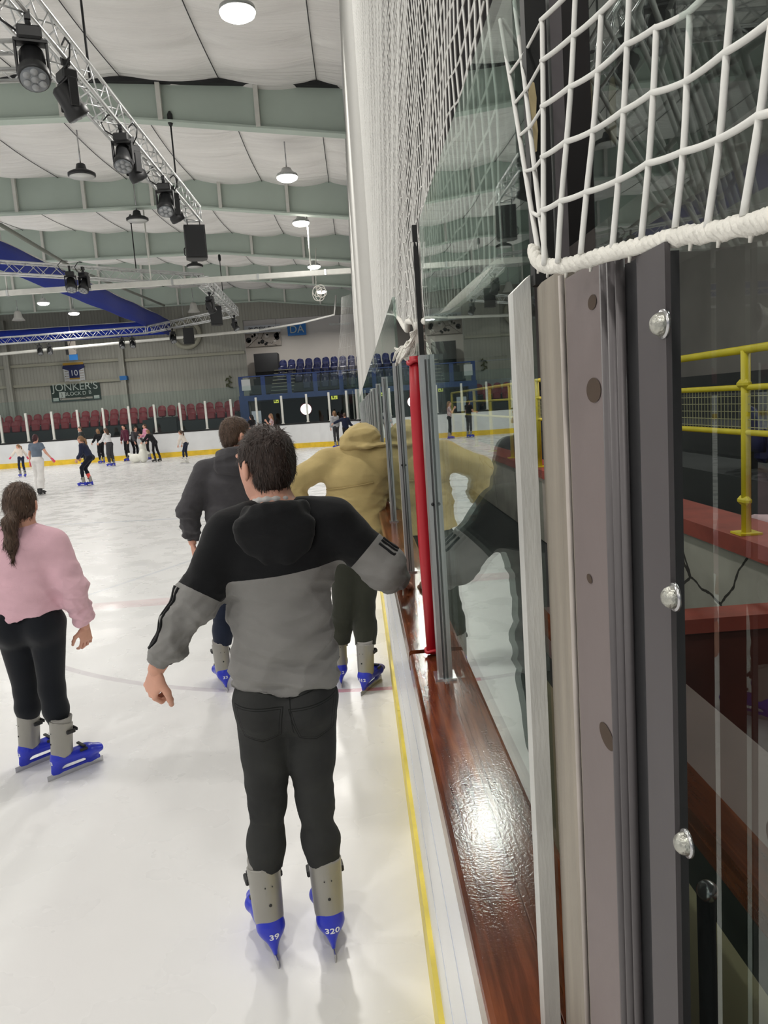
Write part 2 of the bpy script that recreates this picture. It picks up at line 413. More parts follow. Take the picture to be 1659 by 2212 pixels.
for n, (x0, x1, z, lab) in enumerate(((-30, -12.5, 5.2, 'upper cladding rail left of the column'), (-30, -12.2, 4.15, 'lower cladding rail behind the green sign'),
                                 (-12.2, -5.8, 5.15, 'cladding rail under the round vent, right of the column'))):
    MB().b2((x0, 42.38, z-.07), (x1, 42.5, z+.07)).build('cladding_rail', M['ring_cream'], label='cream horizontal '+lab, cat='rail')
c = at(403, 722, Y=42.4)
rg = thing('round_vent', tuple(c), 'large cream round vent ring on the far wall behind a speaker', 'vent')
MB().lathe([(.82, 0), (.82, .16), (.62, .2), (.58, 0)], c, (0, -1, 0), 40).build('frame', M['ring_cream'], rg)
MB().lathe([(.58, 0), (.58, .05)], c, (0, -1, 0), 40).build('cover', M['cladding'], rg)
# ---- signs on the far wall
def sign(name, x0, y0, x1, y1, Y, m, label, cat='sign', skew=0):
    a = at(x0, y0, Y=Y); b = at(x1, y1, Y=Y); z1, z0 = max(a[2], b[2]), min(a[2], b[2])
    t = thing(name, ((a[0]+b[0])/2, Y, z0), label, cat)
    MB().b2((a[0], Y-.015, z0), (b[0], Y+.015, z1)).build('panel', m, t)
    return t, a[0], b[0], z0, z1
t, x0, x1, z0, z1 = sign('wall_sign', 108, 829, 219, 862, 42.42, M['sign_green'], 'dark green sign with big pale JONKER\'S lettering on the far wall')
w = x1-x0; h = z1-z0; mx = (x0+x1)/2
text('lettering', "JONKER'S", .56, (mx, 42.38, z0+h*.74), M['letter'], t, sx=1.02)
text('lettering', 'BLOCK', .27, (mx-.16, 42.38, z0+h*.38), M['letter'], t, sx=1.05); text('lettering', 'D', .27, (mx+.46, 42.38, z0+h*.38), M['letter'], t, sx=1.05)
MB().b2((x0+w*.16, 42.385, z0+h*.2), (x0+w*.28, 42.4, z0+h*.52)).build('white_patch', M['letter'], t)
text('letter_mark', 'J', .24, (x0+w*.22, 42.375, z0+h*.36), M['sign_green'], t)
text('letter_mark', 'B', .27, (x0+w*.79, 42.38, z0+h*.4), M['letter'], t)
for fx in (.03, .86): MB().b2((x0+w*fx, 42.385, z0+.05), (x0+w*(fx+.11), 42.4, z0+.22)).build('small_patch', M['letter'], t)
MB().b2((x0+w*.17, 42.388, z0+.07), (x0+w*.83, 42.4, z0+.17)).build('small_print', M['concrete'], t)
t, x0, x1, z0, z1 = sign('shirt_banner', 136, 788, 185, 826, 42.4, M['paper'], 'white banner with a navy number 10 hockey shirt above the green sign', 'banner')
mx = (x0+x1)/2; h = z1-z0
navy = pm('navy_print', (36, 44, 96), .7); gold = pm('gold_print', (188, 148, 60), .7)
MB().prism_y([(mx-.27, z0+.22), (mx+.27, z0+.22), (mx+.27, z1-.34), (mx+.6, z1-.2), (mx+.55, z1-.04), (mx-.55, z1-.04), (mx-.6, z1-.2), (mx-.27, z1-.34)], 42.37, 42.39).build('printed_shirt', navy, t)
MB().b2((x0, 42.37, z1-.05), (x1, 42.39, z1+.08)).build('gold_strip', gold, t)
MB().b2((mx-.27, 42.365, z0+.2), (mx+.27, 42.385, z0+.27)).build('gold_hem', gold, t)
text('number', '10', .42, (mx, 42.36, z0+.52*h), M['paint_white'], t)
for sx in (x0+.14, x1-.14):
    for q in range(5): MB().b2((sx-.1, 42.375, z0+.1+q*.13), (sx+.1, 42.387, z0+.14+q*.13)).build('printed_line', M['concrete'], t)
t, x0, x1, z0, z1 = sign('hanging_screen', 143, 738, 166, 765, 40, M['concrete'], 'grey rectangular unit hanging above the shirt banner', 'unit')
MB().b2((x0+.05, 40.01, z0-.28), (x1+.02, 40.05, z0+.02)).build('blue_tag', M['sky_sign'], t)
MB().b2((x0-.05, 39.9, z0), (x0+.06, 40.1, z1)).build('side', M['black_plastic'], t)
MB().tube([((x0+x1)/2, 40, z1), ((x0+x1)/2, 40, z1+1.6)], .012, 5).build('hanger', M['steel'], t)
t, x0, x1, z0, z1 = sign('block_sign', 620, 701, 662, 723, 47.0, M['sky_sign'], 'bright blue DA sign on the pale gallery wall')
text('lettering', 'DA', .62, ((x0+x1)/2, 46.96, (z0+z1)/2), M['letter'], t)
t, x0, x1, z0, z1 = sign('photo_mural', 528, 716, 608, 745, 47.0, M['concrete'], 'grey photograph mural of skaters on the gallery wall left of the blue sign', 'mural')
r2 = random.Random(5)
for q in range(16):
    xx = r2.uniform(x0+.15, x1-.15); zz = r2.uniform(z0+.1, z1-.2); s_ = r2.uniform(.06, .17)
    MB().lathe([(s_, 0), (s_, .012)], (xx, 46.985, zz), (0, -1, 0), 10).build('printed_figure', M['charcoal'] if q % 3 else M['white_wall'], t)
t, x0, x1, z0, z1 = sign('block_strip', 527, 705, 606, 716, 46.9, M['paper'], 'narrow white strip lettered BLOCK DA above the mural')
text('lettering', 'BLOCK', .32, ((x0+x1)/2-.3, 46.86, (z0+z1)/2), M['charcoal'], t); text('lettering', 'DA', .32, ((x0+x1)/2+.55, 46.86, (z0+z1)/2), M['charcoal'], t)
# ---- gallery: slab, balustrade, stairs, tiers, navy seats
gb = thing('gallery_balcony', (-3, 40.9, 2.5), 'blue steel balcony with glass balustrade in front of the navy seats', 'balcony')
MB().b2((-6.05, 40.6, 2.5), (9, 47.2, 2.78)).build('slab', M['blue_steel'], gb)
for sx in (-5.9, -4.75, -3.4, -2.05, -.7, .65, 2.0, 3.4): MB().b2((sx-.11, 40.62, 2.78), (sx+.11, 40.72, 3.72)).build('upright', M['blue_steel'], gb)
MB().b2((-6.0, 40.6, 3.72), (9, 40.74, 3.78)).build('top_rail', M['blue_steel'], gb)
MB().b2((-6.0, 40.66, 2.85), (9, 40.67, 3.68)).build('balustrade_pane', M['glass'], gb)
MB().b2((-6.05, 40.6, 0), (-5.6, 41, 2.5)).build('support_post', M['blue_steel'], gb)
MB().b2((-5.85, 40.56, 3.05), (-5.4, 40.6, 3.62)).build('notice', M['paper'], gb)
MB().b2((-5.7, 46.5, 0), (9, 46.7, 2.5)).build('wall_undercroft', M['black_skirt'], kind='structure')
tr = thing('seat_terrace', (-2, 42, 2.78), 'dark stepped terrace carrying the navy gallery seats', 'terrace')
for i in range(4): MB().b2((-5.7, 42.2+i*1.1, 2.78), (9, 43.3+i*1.1+.3, 2.95+.42*i)).build('tier', M['black_skirt'], tr)
MB().b2((-5.7, 45.4, 4.2), (-4.35, 46.6, 5.25)).build('control_booth', M['charcoal'], tr, label='dark boxed booth at the left end')
stp = thing('gallery_stairs', (-4.2, 41.6, 2.78), 'pale edged stair flight rising between balcony and navy seats', 'stairs')
for i in range(8): MB().b2((-4.5, 41.4+i*.45, 2.78+i*.2), (-3.3, 41.9+i*.45, 2.82+i*.2)).build('tread', M['ring_cream'], stp)
def seat_proto(name, m, label, group):
    t = thing(name, (0, 0, 0), label, 'seat', group)
    bk = MB(); bk.sm = True
    pts = []; n = 9; rows = [(.18, .0, .20), (.30, .01, .215), (.50, .03, .21), (.60, .05, .18), (.65, .055, .12)]
    for (z, y, w) in rows:
        for i in range(n):
            u = -1+2*i/(n-1); pts.append((u*w, y-.05*u*u, z-.03*(abs(u)**3 if z > .55 else 0)))
    for (z, y, w) in rows:
        for i in range(n):
            u = -1+2*i/(n-1); pts.append((u*w*1.0, y+.03-.05*u*u, z-.03*(abs(u)**3 if z > .55 else 0)))
    fs = []; R_ = len(rows)
    for a in (0, R_*n):
        for r in range(R_-1):
            for i in range(n-1): fs.append((a+r*n+i, a+r*n+i+1, a+(r+1)*n+i+1, a+(r+1)*n+i))
    for i in range(n-1): fs += [(i, i+1, R_*n+i+1, R_*n+i), ((R_-1)*n+i, (R_-1)*n+i+1, R_*n+(R_-1)*n+i+1, R_*n+(R_-1)*n+i)]
    for r in range(R_-1): fs += [(r*n, (r+1)*n, R_*n+(r+1)*n, R_*n+r*n), (r*n+n-1, (r+1)*n+n-1, R_*n+(r+1)*n+n-1, R_*n+r*n+n-1)]
    bk.add(pts, fs); bk.build('backrest', m, t)
    MB().box((0, -.08, .24), (.40, .12, .36), bev=.05).build('folded_seat', m, t)
    MB().box((0, .0, .10), (.06, .12, .22)).build('bracket', M['black_metal'], t)
    return t
nb = seat_proto('stadium_seat', M['blue_seat'], '', '')
first = True
rown = ['bottom', 'second', 'third', 'top']
for i in range(4):
    for k in range(22):
        sx = -4.1+k*.5
        if i == 0 and k < 3: continue
        if sx > 2.6: continue
        o = nb if first else copy_tree(nb); first = False
        o.location = (sx, 42.75+i*1.1, 2.95+.42*i); tag(o, 'navy plastic stadium seat in the %s row of the gallery' % rown[i], 'seat', 'navy seats, %s gallery row' % rown[i])
# ---- red seats behind the far boards
rt = thing('red_seat_terrace', (-16, 40.4, 0), 'black fronted terrace carrying the dark red seats behind the far boards', 'terrace')
MB().b2((-30, 39.9, 0), (-6.1, 41.1, 1.72)).build('tier', M['black_skirt'], rt)
MB().b2((-30, 41.0, 0), (-6.1, 42.15, 1.98)).build('tier', M['black_skirt'], rt)
rd = seat_proto('stadium_seat', M['red_seat'], '', '')
first = True
for i, (sy, sz) in enumerate(((40.35, 1.66), (41.35, 1.95))):
    for k in range(34):
        sx = -6.5-k*.5+.25*i
        if i == 0 and -10.9 < sx < -9.2: continue
        if i == 1 and -9.7 < sx < -9.3: continue
        if sx < -22: continue
        o = rd if first else copy_tree(rd); first = False
        o.location = (sx, sy, sz); tag(o, 'dark red plastic stadium seat in the %s row behind the far boards' % ('front', 'back')[i], 'seat', 'red seats, %s row' % ('front', 'back')[i])
st2 = thing('terrace_stairs', (-10, 40, 0), 'dark metal stair flight with pale edges between the dark red seats', 'stairs')
for i in range(5): MB().b2((-10.85, 39.55-.0+i*.12, .95+i*.2), (-9.25, 39.62+i*.12, .985+i*.2)).build('tread', M['alu'], st2)
MB().b2((-10.9, 39.75, 0), (-9.2, 40.3, 1.9)).build('side', M['black_skirt'], st2)
# ---- lit things under the gallery
rl = at(661, 884, Y=40.2)
o = thing('round_lamp', tuple(rl), 'glowing white round lamp behind the far glass under the gallery', 'lamp')
MB().lathe([(.27, 0), (.27, .05), (.24, .07)], rl, (0, -1, 0), 32).build('diffuser', M['lamp_disc'], o)
MB().lathe([(.31, -.04), (.31, .02), (.27, .03)], rl, (0, -1, 0), 32).build('rim', M['red_seat'], o)
MB().cyl(rl+V(0, .05, 0), (rl[0], rl[1]+.05, 0), .03).build('stand', M['black_metal'], o)
for (x0, y0, x1, y1, lab) in ((591, 861, 602, 868, 'small lit yellow exit sign left of the round lamp'), (715, 852, 729, 860, 'wider lit yellow exit sign right of the round lamp')):
    a = at(x0, y0, Y=42); b = at(x1, y1, Y=42); z0, z1 = min(a[2], b[2])-.05, max(a[2], b[2])+.03
    o = thing('exit_sign', ((a[0]+b[0])/2, 42, z0), lab, 'sign')
    MB().b2((a[0], 41.97, z0), (b[0], 42.03, z1)).build('panel', M['sign_yellow'], o)
    m0 = (a[0]+b[0])/2
    MB().b2((m0-.09, 41.95, z0+.05), (m0-.03, 41.97, z1-.04)).b2((m0+.02, 41.95, z0+.04), (m0+.09, 41.97, z0+.09)).b2((m0+.02, 41.95, z1-.09), (m0+.09, 41.97, z1-.05)).build('pictogram', M['charcoal'], o)
    MB().tube([(m0, 42, z1), (m0, 42, 2.5)], .01, 5).build('hanger', M['black_metal'], o)
# wall plant-like bracket near corner
pl = at(494, 826, Y=42.4)
o = MB()
for q in range(9):
    a_ = q*.9; o.box((pl[0]+.12*math.cos(a_*1.7), 42.4, pl[2]-.28+q*.07), (.16, .03, .07), Matrix.Rotation(a_, 3, 'Y'))
o.build('arrow_sticker', [pm('olive_sticker', (70, 74, 40), .6)], label='small dark olive bracket shape on the far wall near its right end', cat='bracket')
# ================================================================== FAR BOARDS (end of the rink, round the corner to the side)
def far_path(x0=-24.0, R=3.4, off=0.0):
    pts = [(x, FARY) for x in np.arange(x0, GX-.07-R, 1.24)]
    cxy = (GX-.07-R, FARY-R)
    for a in np.linspace(PI/2, 0, 12): pts.append((cxy[0]+R*math.cos(a), cxy[1]+R*math.sin(a)))
    return pts
FP = far_path()
def wall_strip(path, d0, d1, z0, z1):
    """band following a plan path, between the offsets d0..d1 to its outer side"""
    g = MB(); n = len(path); P = np.array(path); vs = []
    for i in range(n):
        t = nrm(P[min(i+1, n-1)]-P[max(i-1, 0)]); nn = V(-t[1], t[0])
        for d in (d0, d1):
            q = P[i]+nn*d
            vs += [(q[0], q[1], z0), (q[0], q[1], z1)]
    fs = []
    for i in range(n-1):
        a, b = i*4, (i+1)*4
        fs += [(a, b, b+1, a+1), (a+2, a+3, b+3, b+2), (a+1, b+1, b+3, a+3), (a, a+2, b+2, b)]
    fs += [(0, 1, 3, 2), ((n-1)*4, (n-1)*4+2, (n-1)*4+3, (n-1)*4+1)]
    return g.add(vs, fs)
fb = thing('dasher_board', (-12, FARY, 0), 'white rink board with yellow kick strip along the far end', 'board')
wall_strip(FP, 0, .1, 0, 1.17).build('panel', M['white_paint'], fb)
wall_strip(FP, -.02, 0, 0, .24).build('kickplate', M['yellow_kick'], fb)
wall_strip(FP, -.01, .14, 1.17, 1.25).build('cap', M['black_skirt'], fb)
# far posts and panes
def path_walk(path, step):
    P = np.array(path); out = []; L = 0; nxt = 0.4
    for i in range(len(P)-1):
        d = np.linalg.norm(P[i+1]-P[i])
        while nxt <= L+d: out.append(P[i]+(P[i+1]-P[i])*(nxt-L)/d); nxt += step
        L += d
    return out
fpost = None
for q in path_walk(FP, 1.245):
    if q[1] < FARY-3.2: continue
    q = q+V(.02, .06)
    if fpost is None:
        fpost = thing('glass_post', (q[0], q[1], 1.25), 'pale grey upright post of the far glass screen', 'post', 'far glass posts')
        MB().b2((q[0]-.05, q[1]-.05, 1.25), (q[0]+.05, q[1]+.05, 2.62)).build('upright', M['white_metal'], fpost)
        MB().b2((q[0]-.075, q[1]-.06, 1.25), (q[0]+.075, q[1]+.06, 1.28)).build('base_plate', M['white_metal'], fpost)
    else:
        o = copy_tree(fpost); o.location = (q[0], q[1], 1.25)
fg = wall_strip(FP, .06, .068, 1.25, 3.2).build('glass_screen', M['glass'], label='tall clear glass screen standing on the far boards', cat='glass')
# ---- far safety net line and corner net
o = thing('net_rail', (-8, 37.9, 5.8), 'long thin white rail for the far net sagging across the far wall', 'rail')
a, b, c = at(0, 765, Y=37.9), at(400, 728, Y=37.9), at(560, 713, Y=37.9); d, e = at(650, 698, Y=37.9), at(722, 680, Y=37.9)
MB().tube([a+(a-b)*.3, a, b, c], .07, 8).build('pole', M['white_metal'], o)
MB().tube([c, d, e, e+V(.15, 0, .9)], .05, 6).build('rope', M['net'], o)
MB().tube([b, b+V(0, 0, 2.4)], .01, 4).tube([a, a+V(0, 0, 2.4)], .01, 4).build('hanger', M['steel'], o)
cn = MB()
topz = 6.6
for i in range(15):
    u = i/14; a = V(-.3+.42*u, 34.6-.8*u, topz); b = V(-.75+.85*u, 34.2-1.2*u, 3.3-.1*math.sin(u*9))
    cn.tube([a, a*.6+b*.4+V(.05, 0, 0), b], .0045, 3)
for j in range(7):
    v = j/6; pts = []
    for i in range(0, 15, 2):
        u = i/14; a = V(-.3+.42*u, 34.6-.8*u, topz); b = V(-.75+.85*u, 34.2-1.2*u, 3.3); pts.append(a*(1-v)+b*v)
    cn.tube(pts, .0022, 3)
cn.build('corner_net', M['net'], label='loose fan of thin white netting hanging in the far right corner', cat='net')
# ---- white bars, hangers
o = thing('net_rail', (-5, 22.5, 5.8), 'straight white bar hanging across the ice in front of the truss corner', 'rail')
a, b = at(0, 634, Y=22.5), at(758, 594, Y=22.5)
MB().b2((min(a[0], b[0])-3, 22.44, a[2]-.07), (.12, 22.56, a[2]+.07)).build('bar', M['white_metal'], o)
for sx in (-9.5, -5.5, -1.0): MB().tube([(sx, 22.5, a[2]), (sx, 22.5, 7.9)], .02, 6).build('hanger', M['white_metal'], o)
for sx in (-9.5, -7.2, -4.9, -2.5, -.6): MB().b2((sx-.03, 22.43, a[2]-.08), (sx+.03, 22.57, a[2]+.08)).build('clamp', M['alu'], o)
# coil of white rope
c = at(690, 632, Y=26); o = MB()
for k in range(5):
    q = c+V(.14*math.cos(k*2.4)*.6, 0, .12*math.sin(k*2.4)*.6)
    o.tube([q+V(.15*math.cos(t), .03*k, (.15+.02*k)*math.sin(t)) for t in np.linspace(0, 2*PI, 18)[:-1]], .014, 5, closed=True)
o.tube([c+V(-.1, 0, .1), c+V(-.05, 0, .9), c+V(0, 0, 1.4)], .012, 5)
o.build('rope_coil', M['rope'], label='coil of white rope hanging from the roof near the big net', cat='rope')
# ---- blue banner
o = thing('ceiling_banner', (-9.3, 41, 6.12), 'long royal blue fabric band hung high along and across the rink', 'banner')
def cloth_band(p0, p1, z0, z1, n=60):
    g = MB(); g.sm = True; vs = []
    d = np.array(p1)-np.array(p0); nn = nrm(V(-d[1], d[0]))
    for k in (0, 1):
        for i in range(n+1):
            u = i/n; q = np.array(p0)+d*u+nn*(.03*math.sin(u*40)+.012*k)
            for j in range(4): vs.append((q[0], q[1], z0+(z1-z0)*j/3))
    fs = []
    m = (n+1)*4
    for k in (0, m):
        for i in range(n):
            for j in range(3): fs.append((k+i*4+j, k+(i+1)*4+j, k+(i+1)*4+j+1, k+i*4+j+1))
    for i in range(n): fs += [(i*4, (i+1)*4, m+(i+1)*4, m+i*4), (i*4+3, (i+1)*4+3, m+(i+1)*4+3, m+i*4+3)]
    return g.add(vs, fs)
cloth_band((-9.3, 16), (-9.3, 41), 6.12, 6.92).build('side_length', M['blue_banner'], o)
cloth_band((-24, 41), (-9.3, 41), 6.22, 6.92).build('end_length', M['blue_banner'], o)
MB().tube([(-9.3, 16, 6.94), (-9.3, 41, 6.94), (-24, 41, 6.94)], .02, 6).build('top_pipe', M['white_metal'], o)
MB().tube([at(0, 485, Y=19), at(160, 580, Y=25), at(355, 660, Y=36)], .05, 6).build('conduit', pm('grey_conduit', (120, 124, 116), .5), label='long grey diagonal conduit running above the blue banner', cat='pipe')
# ================================================================== LAMPS
def high_bay(x, y, z, lit, label, group):
    t = thing('high_bay_lamp', (x, y, z), label, 'lamp', group)
    if lit:
        MB().lathe([(.04, .20), (.10, .18), (.12, .13), (.16, .09), (.23, .05), (.24, .0), (.23, -.01)], (x, y, z), None, 28).build('housing', M['alu'], t)
        MB().lathe([(.05, -.10), (.16, -.085), (.22, -.05), (.235, -.012)], (x, y, z), None, 28).build('diffuser', M['lamp_on'], t)
    else:
        MB().lathe([(.05, .26), (.09, .24), (.12, .12), (.22, .09), (.29, .05), (.29, 0), (.26, -.01)], (x, y, z), None, 28).build('housing', M['black_metal'], t)
        MB().lathe([(.26, -.025), (.26, -.012)], (x, y, z), None, 28).build('diffuser', M['lamp_off'], t)
    MB().tube([(x, y, z+.2), (x, y, roof_z(x)-.1)], .015, 6).build('hanger', M['steel'], t)
    return t
LAMP_W = 185
def lamp_light(x, y, z, w=LAMP_W):
    ld = bpy.data.lights.new('lamp_light', 'AREA'); ld.shape = 'DISK'; ld.size = .52; ld.energy = w; ld.color = (1.0, .965, .915)
    lo = bpy.data.objects.new('lamp_light', ld); COL.objects.link(lo); lo.location = (x, y, z-.115)
lamp_rows = [(-1.25, [10.85, 18.1, 22.4, 29.1, 35.2], True), (-13.1, [33.4, 36.9, 27, 20.5, 14], True)]
nm = ['largest, nearest', 'second', 'third', 'fourth', 'farthest']
for i, y in enumerate(lamp_rows[0][1]):
    high_bay(-1.17, y, 7.0, True, 'lit round high bay lamp beside the net, %s of its row' % nm[i], 'lit lamps beside the net'); lamp_light(-1.17, y, 7.0)
nm = ['just left of the blue banner, over the skaters', 'right of that, closest to the far wall', 'over the left of the ice, third', 'over the left of the ice, second', 'over the left of the ice, nearest']
for i, y in enumerate(lamp_rows[1][1]):
    high_bay(-12.7, y, 7.0, True, 'lit round high bay lamp '+nm[i], 'lit lamps over the left of the ice'); lamp_light(-12.7, y, 7.0)
for y in (4.6, -1.6, -8, -14):                                   # both lit rows go on behind the camera; the middle lamps are added
    for x in (-1.25, -7, -13.1): 
        high_bay(x, y, 7.2, True, 'unseen lit round high bay lamp over the ice behind the camera', 'lamps behind the camera'); lamp_light(x, y, 7.2, 120)
for x in (-20, -27):
    for y in (-8, 0, 8, 16, 24, 32):
        high_bay(x, y, 7.4, True, 'lit round high bay lamp far out over the left side', 'lamps over the left side'); lamp_light(x, y, 7.4)
pts = ((177, 380, 17.75), (297, 476, 21.77), (421, 576, 28.6))
for i, (px, py, y) in enumerate(pts):
    p = at(px, py, Y=y); high_bay(p[0], y, p[2], False, 'unlit black high bay lamp over the rink, %s of three' % ('largest and nearest', 'middle', 'smallest')[i], 'unlit black lamps')
for i, (px, py) in enumerate(((40, 690), (419, 672))):
    p = at(px, py, Y=38.4); t = thing('bell_lamp', tuple(p), 'unlit white bell shaped lamp near the far wall, %s' % ('left one', 'right one above the speakers')[i], 'lamp')
    MB().lathe([(.1, .4), (.16, .3), (.2, .1), (.3, -.05), (.28, -.05)], p, None, 20).build('shade', M['white_metal'], t)
    MB().tube([p+V(0, 0, .4), (p[0], p[1], 8.0)], .015, 5).build('hanger', M['steel'], t)
for i, y in enumerate((4.5, 8.0, 12.0)):                        # lamps added out of view to brighten the stand
    x = 7.4; t = high_bay(x, y, 7.1, True, 'added lit high bay lamp over the stand behind the yellow railing, %s of its row' % ('nearest', 'middle', 'farthest')[i], 'added lamps over the stand'); lamp_light(x, y, 7.1, 130)
for x in (-4.2, -.6):  # lamps added behind the lintel, out of sight, to brighten the gallery wall
    t = thing('added_gallery_lamp', (x, 44.6, 6.5), 'added white batten lamp hidden under the gallery roof behind the lintel', 'lamp', 'added gallery lamps')
    MB().b2((x-.6, 44.5, 6.5), (x+.6, 44.7, 6.58)).build('housing', M['white_metal'], t); MB().b2((x-.55, 44.53, 6.47), (x+.55, 44.67, 6.5)).build('tube', M['lamp_off'], t)
    MB().tube([(x, 44.6, 6.58), (x, 44.6, 7.6)], .015, 5).build('hanger', M['steel'], t)
    lamp_light(x, 44.6, 6.55, 70)
W = bpy.data.worlds.new('hall_light'); S.world = W; W.use_nodes = True
W.node_tree.nodes['Background'].inputs[0].default_value = (.9, .93, 1, 1); W.node_tree.nodes['Background'].inputs[1].default_value = .35
# ================================================================== TRUSS RING WITH LIGHTS AND SPEAKERS
def truss(a, b, label, w=.3, sides=True):
    a = np.array(a, float); b = np.array(b, float); L = np.linalg.norm(b-a); d = (b-a)/L
    s = nrm(np.cross(d, V(0, 0, 1))); u = V(0, 0, 1)
    t = thing('lighting_truss', tuple((a+b)/2), label, 'truss', 'lighting trusses')
    cr = [(-1, -1), (1, -1), (1, 1), (-1, 1)]
    for (i, j) in cr: MB().cyl(a+s*i*w/2+u*j*w/2, b+s*i*w/2+u*j*w/2, .026, seg=8).build('chord', M['truss'], t)
    br = MB(); n = max(2, int(L/.3)); 
    for k in range(n):
        p = a+d*(L*k/n); q = a+d*(L*(k+1)/n); f = 1 if k % 2 else -1
        for (c0, c1) in ((0, 1), (1, 2), (2, 3), (3, 0)):
            A, B = (cr[c0], cr[c1]) if f > 0 else (cr[c1], cr[c0])
            br.tube([p+s*A[0]*w/2+u*A[1]*w/2, q+s*B[0]*w/2+u*B[1]*w/2], .010, 5)
    br.build('bracing', M['truss'], t)
    for k in (0, 1):
        e = a if k == 0 else b; fr = MB()
        for i in range(4): fr.tube([e+s*cr[i][0]*w/2+u*cr[i][1]*w/2, e+s*cr[(i+1) % 4][0]*w/2+u*cr[(i+1) % 4][1]*w/2], .018, 6)
        fr.build('end_frame', M['truss'], t)
    return t
TZ = 6.0
tA0, tA1 = V(-3.09, 4.0, TZ), V(-3.09, 16.8, TZ)
truss(tA0, tA1, 'long silver box truss running away from the camera at upper left')
tB0, tB1 = V(-12.2, 18.3, 0), V(-4.49, 24.67, 0)
tB0[2] = TZ+.02; tB1[2] = TZ+.02
truss(tB0, tB1, 'silver box truss crossing in front of the blue banner at mid left')
tC0, tC1 = V(-4.47, 24.9, TZ), V(-4.70, 32.5, TZ)
truss(tC0, tC1, 'short silver box truss receding past the hanging speaker, right end of the ring')
tD1 = V(-9.3, 36.6, TZ)
truss(tC1+V(-.1, .1, 0), tD1, 'silver box truss slanting left from the right corner of the ring')
truss(tD1+V(-.1, .05, 0), V(-22, 37.75, TZ), 'farthest silver box truss, level across the far wall under the blue band')
truss(V(-3.4, 9.6, TZ), V(-9, 9.3, TZ), 'silver box truss end entering at the upper left edge of the picture')
# hoist chains
for (px, py, q0, lab) in ((0, 0, V(-3.09, 10.6, TZ), 'nearest'), (0, 0, V(-3.09, 15.4, TZ), 'middle'), (0, 0, V(-6.1, 23.35, TZ), 'over the crossing truss'), (0, 0, V(-4.55, 29.0, TZ), 'over the receding truss')):
    t = thing('hoist_chain', tuple(q0), 'dark hoist cable holding the truss, %s one' % lab, 'cable', 'hoist cables')
    z1 = roof_z(q0[0])-.3
    MB().tube([q0+V(0, 0, .15), q0+V(0, 0, z1-q0[2]-.4)], .016, 6).build('cable', M['black_metal'], t)
    MB().lathe([(.03, 0), (.05, .05), (.05, .2), (.02, .26)], (q0[0], q0[1], z1-.55), None, 10).build('hook', M['black_metal'], t)
def light_proto():
    t = thing('stage_light', (0, 0, 0), '', 'stage light')
    MB().box((0, 0, -.16), (.24, .2, .13), bev=.02).build('base', M['black_plastic'], t)
    y = MB(); y.box((-.15, 0, -.38), (.03, .12, .34), bev=.01).box((.15, 0, -.38), (.03, .12, .34), bev=.01).box((0, 0, -.235), (.32, .14, .03)).build('yoke', M['black_plastic'], t)
    hd = MB(); ax = nrm((0, -.55, -.85)); hd.lathe([(.09, -.2), (.125, -.17), (.13, .05), (.155, .1), (.155, .19), (.145, .2)], (0, 0, -.46), ax, 20).build('head', M['black_plastic'], t)
    le = MB(); le.lathe([(.138, .196), (.138, .206)], (0, 0, -.46), ax, 20); 
    le.build('lens', M['lens'], t)
    dots = MB(); u = nrm(np.cross(ax, V(1, 0, 0))); r = V(1, 0, 0)
    for k in range(7):
        c = V(0, 0, -.46)+ax*.2+((u*math.cos(k*PI/3)+r*math.sin(k*PI/3))*.085 if k < 6 else 0)
        dots.lathe([(.038, .0), (.036, .012), (.0001, .018)], c, ax, 12)
    dots.build('led_cluster', M['led'], t)
    MB().cyl((0, 0, -.1), (0, 0, .06), .03).box((0, 0, .02), (.06, .1, .09)).build('clamp', M['black_metal'], t)
    cb = MB(); cb.tube([(-.1, .05, -.12), (-.25, .05, -.02), (-.3, .05, .1), (-.18, .05, .22), (-.02, .03, .2)], .012, 6); cb.build('cable_loop', M['black_plastic'], t)
    return t
LP = light_proto()
spots = [(V(-2.945, 8.25, TZ-.2), .35, 1.15, 'largest stage light under the near truss, its lens towards the camera'),
         (V(-2.945, 9.25, TZ-.2), 2.3, 1.05, 'second stage light under the near truss, tilted away'),
         (V(-2.945, 11.25, TZ-.2), .1, 1.0, 'third stage light under the near truss, round grey lens'),
         (V(-2.945, 11.75, TZ-.2), 2.4, 1.0, 'fourth stage light under the near truss, behind the grey lens one'),
         (V(-2.945, 13.6, TZ-.2), .1, 1.05, 'fifth stage light under the near truss, just before the speaker'),
         (V(-2.945, 14.2, TZ-.2), 2.4, 1.0, 'sixth stage light, tucked between truss end and speaker')]
fr_ = (at(153, 610, Z=5.45), at(178, 612, Z=5.45))
spots += [(V(fr_[0][0], fr_[0][1], TZ-.2), .3, 1.05, 'left of the two stage lights in front of the blue banner'), (V(fr_[1][0]+.05, fr_[1][1], TZ-.2), -.3, 1.05, 'right of the two stage lights in front of the blue banner'),
          (V(tC0[0]-.05, 26.0, TZ-.2), 2.6, 1.1, 'stage light under the receding truss above the hanging speaker'),
          (V(tC1[0], 32.3, TZ-.2), 1.2, 1.0, 'stage light at the right tip of the truss ring')]
for px, y, lab in ((84, 37.5, 'leftmost of four stage lights on the far truss'), (105, 37.5, 'second of four stage lights on the far truss'), (263, 37.0, 'third of four stage lights on the far truss'), (286, 37.0, 'rightmost of four stage lights on the far truss')):
    q = at(px, 738, Y=y); spots.append((V(q[0], y, TZ-.2), .4, .95, lab))
q = at(372, 715, Y=35.4); spots.append((V(q[0], 35.4, TZ-.2), .6, 1.05, 'stage light on the slanting truss left of the lower speaker'))
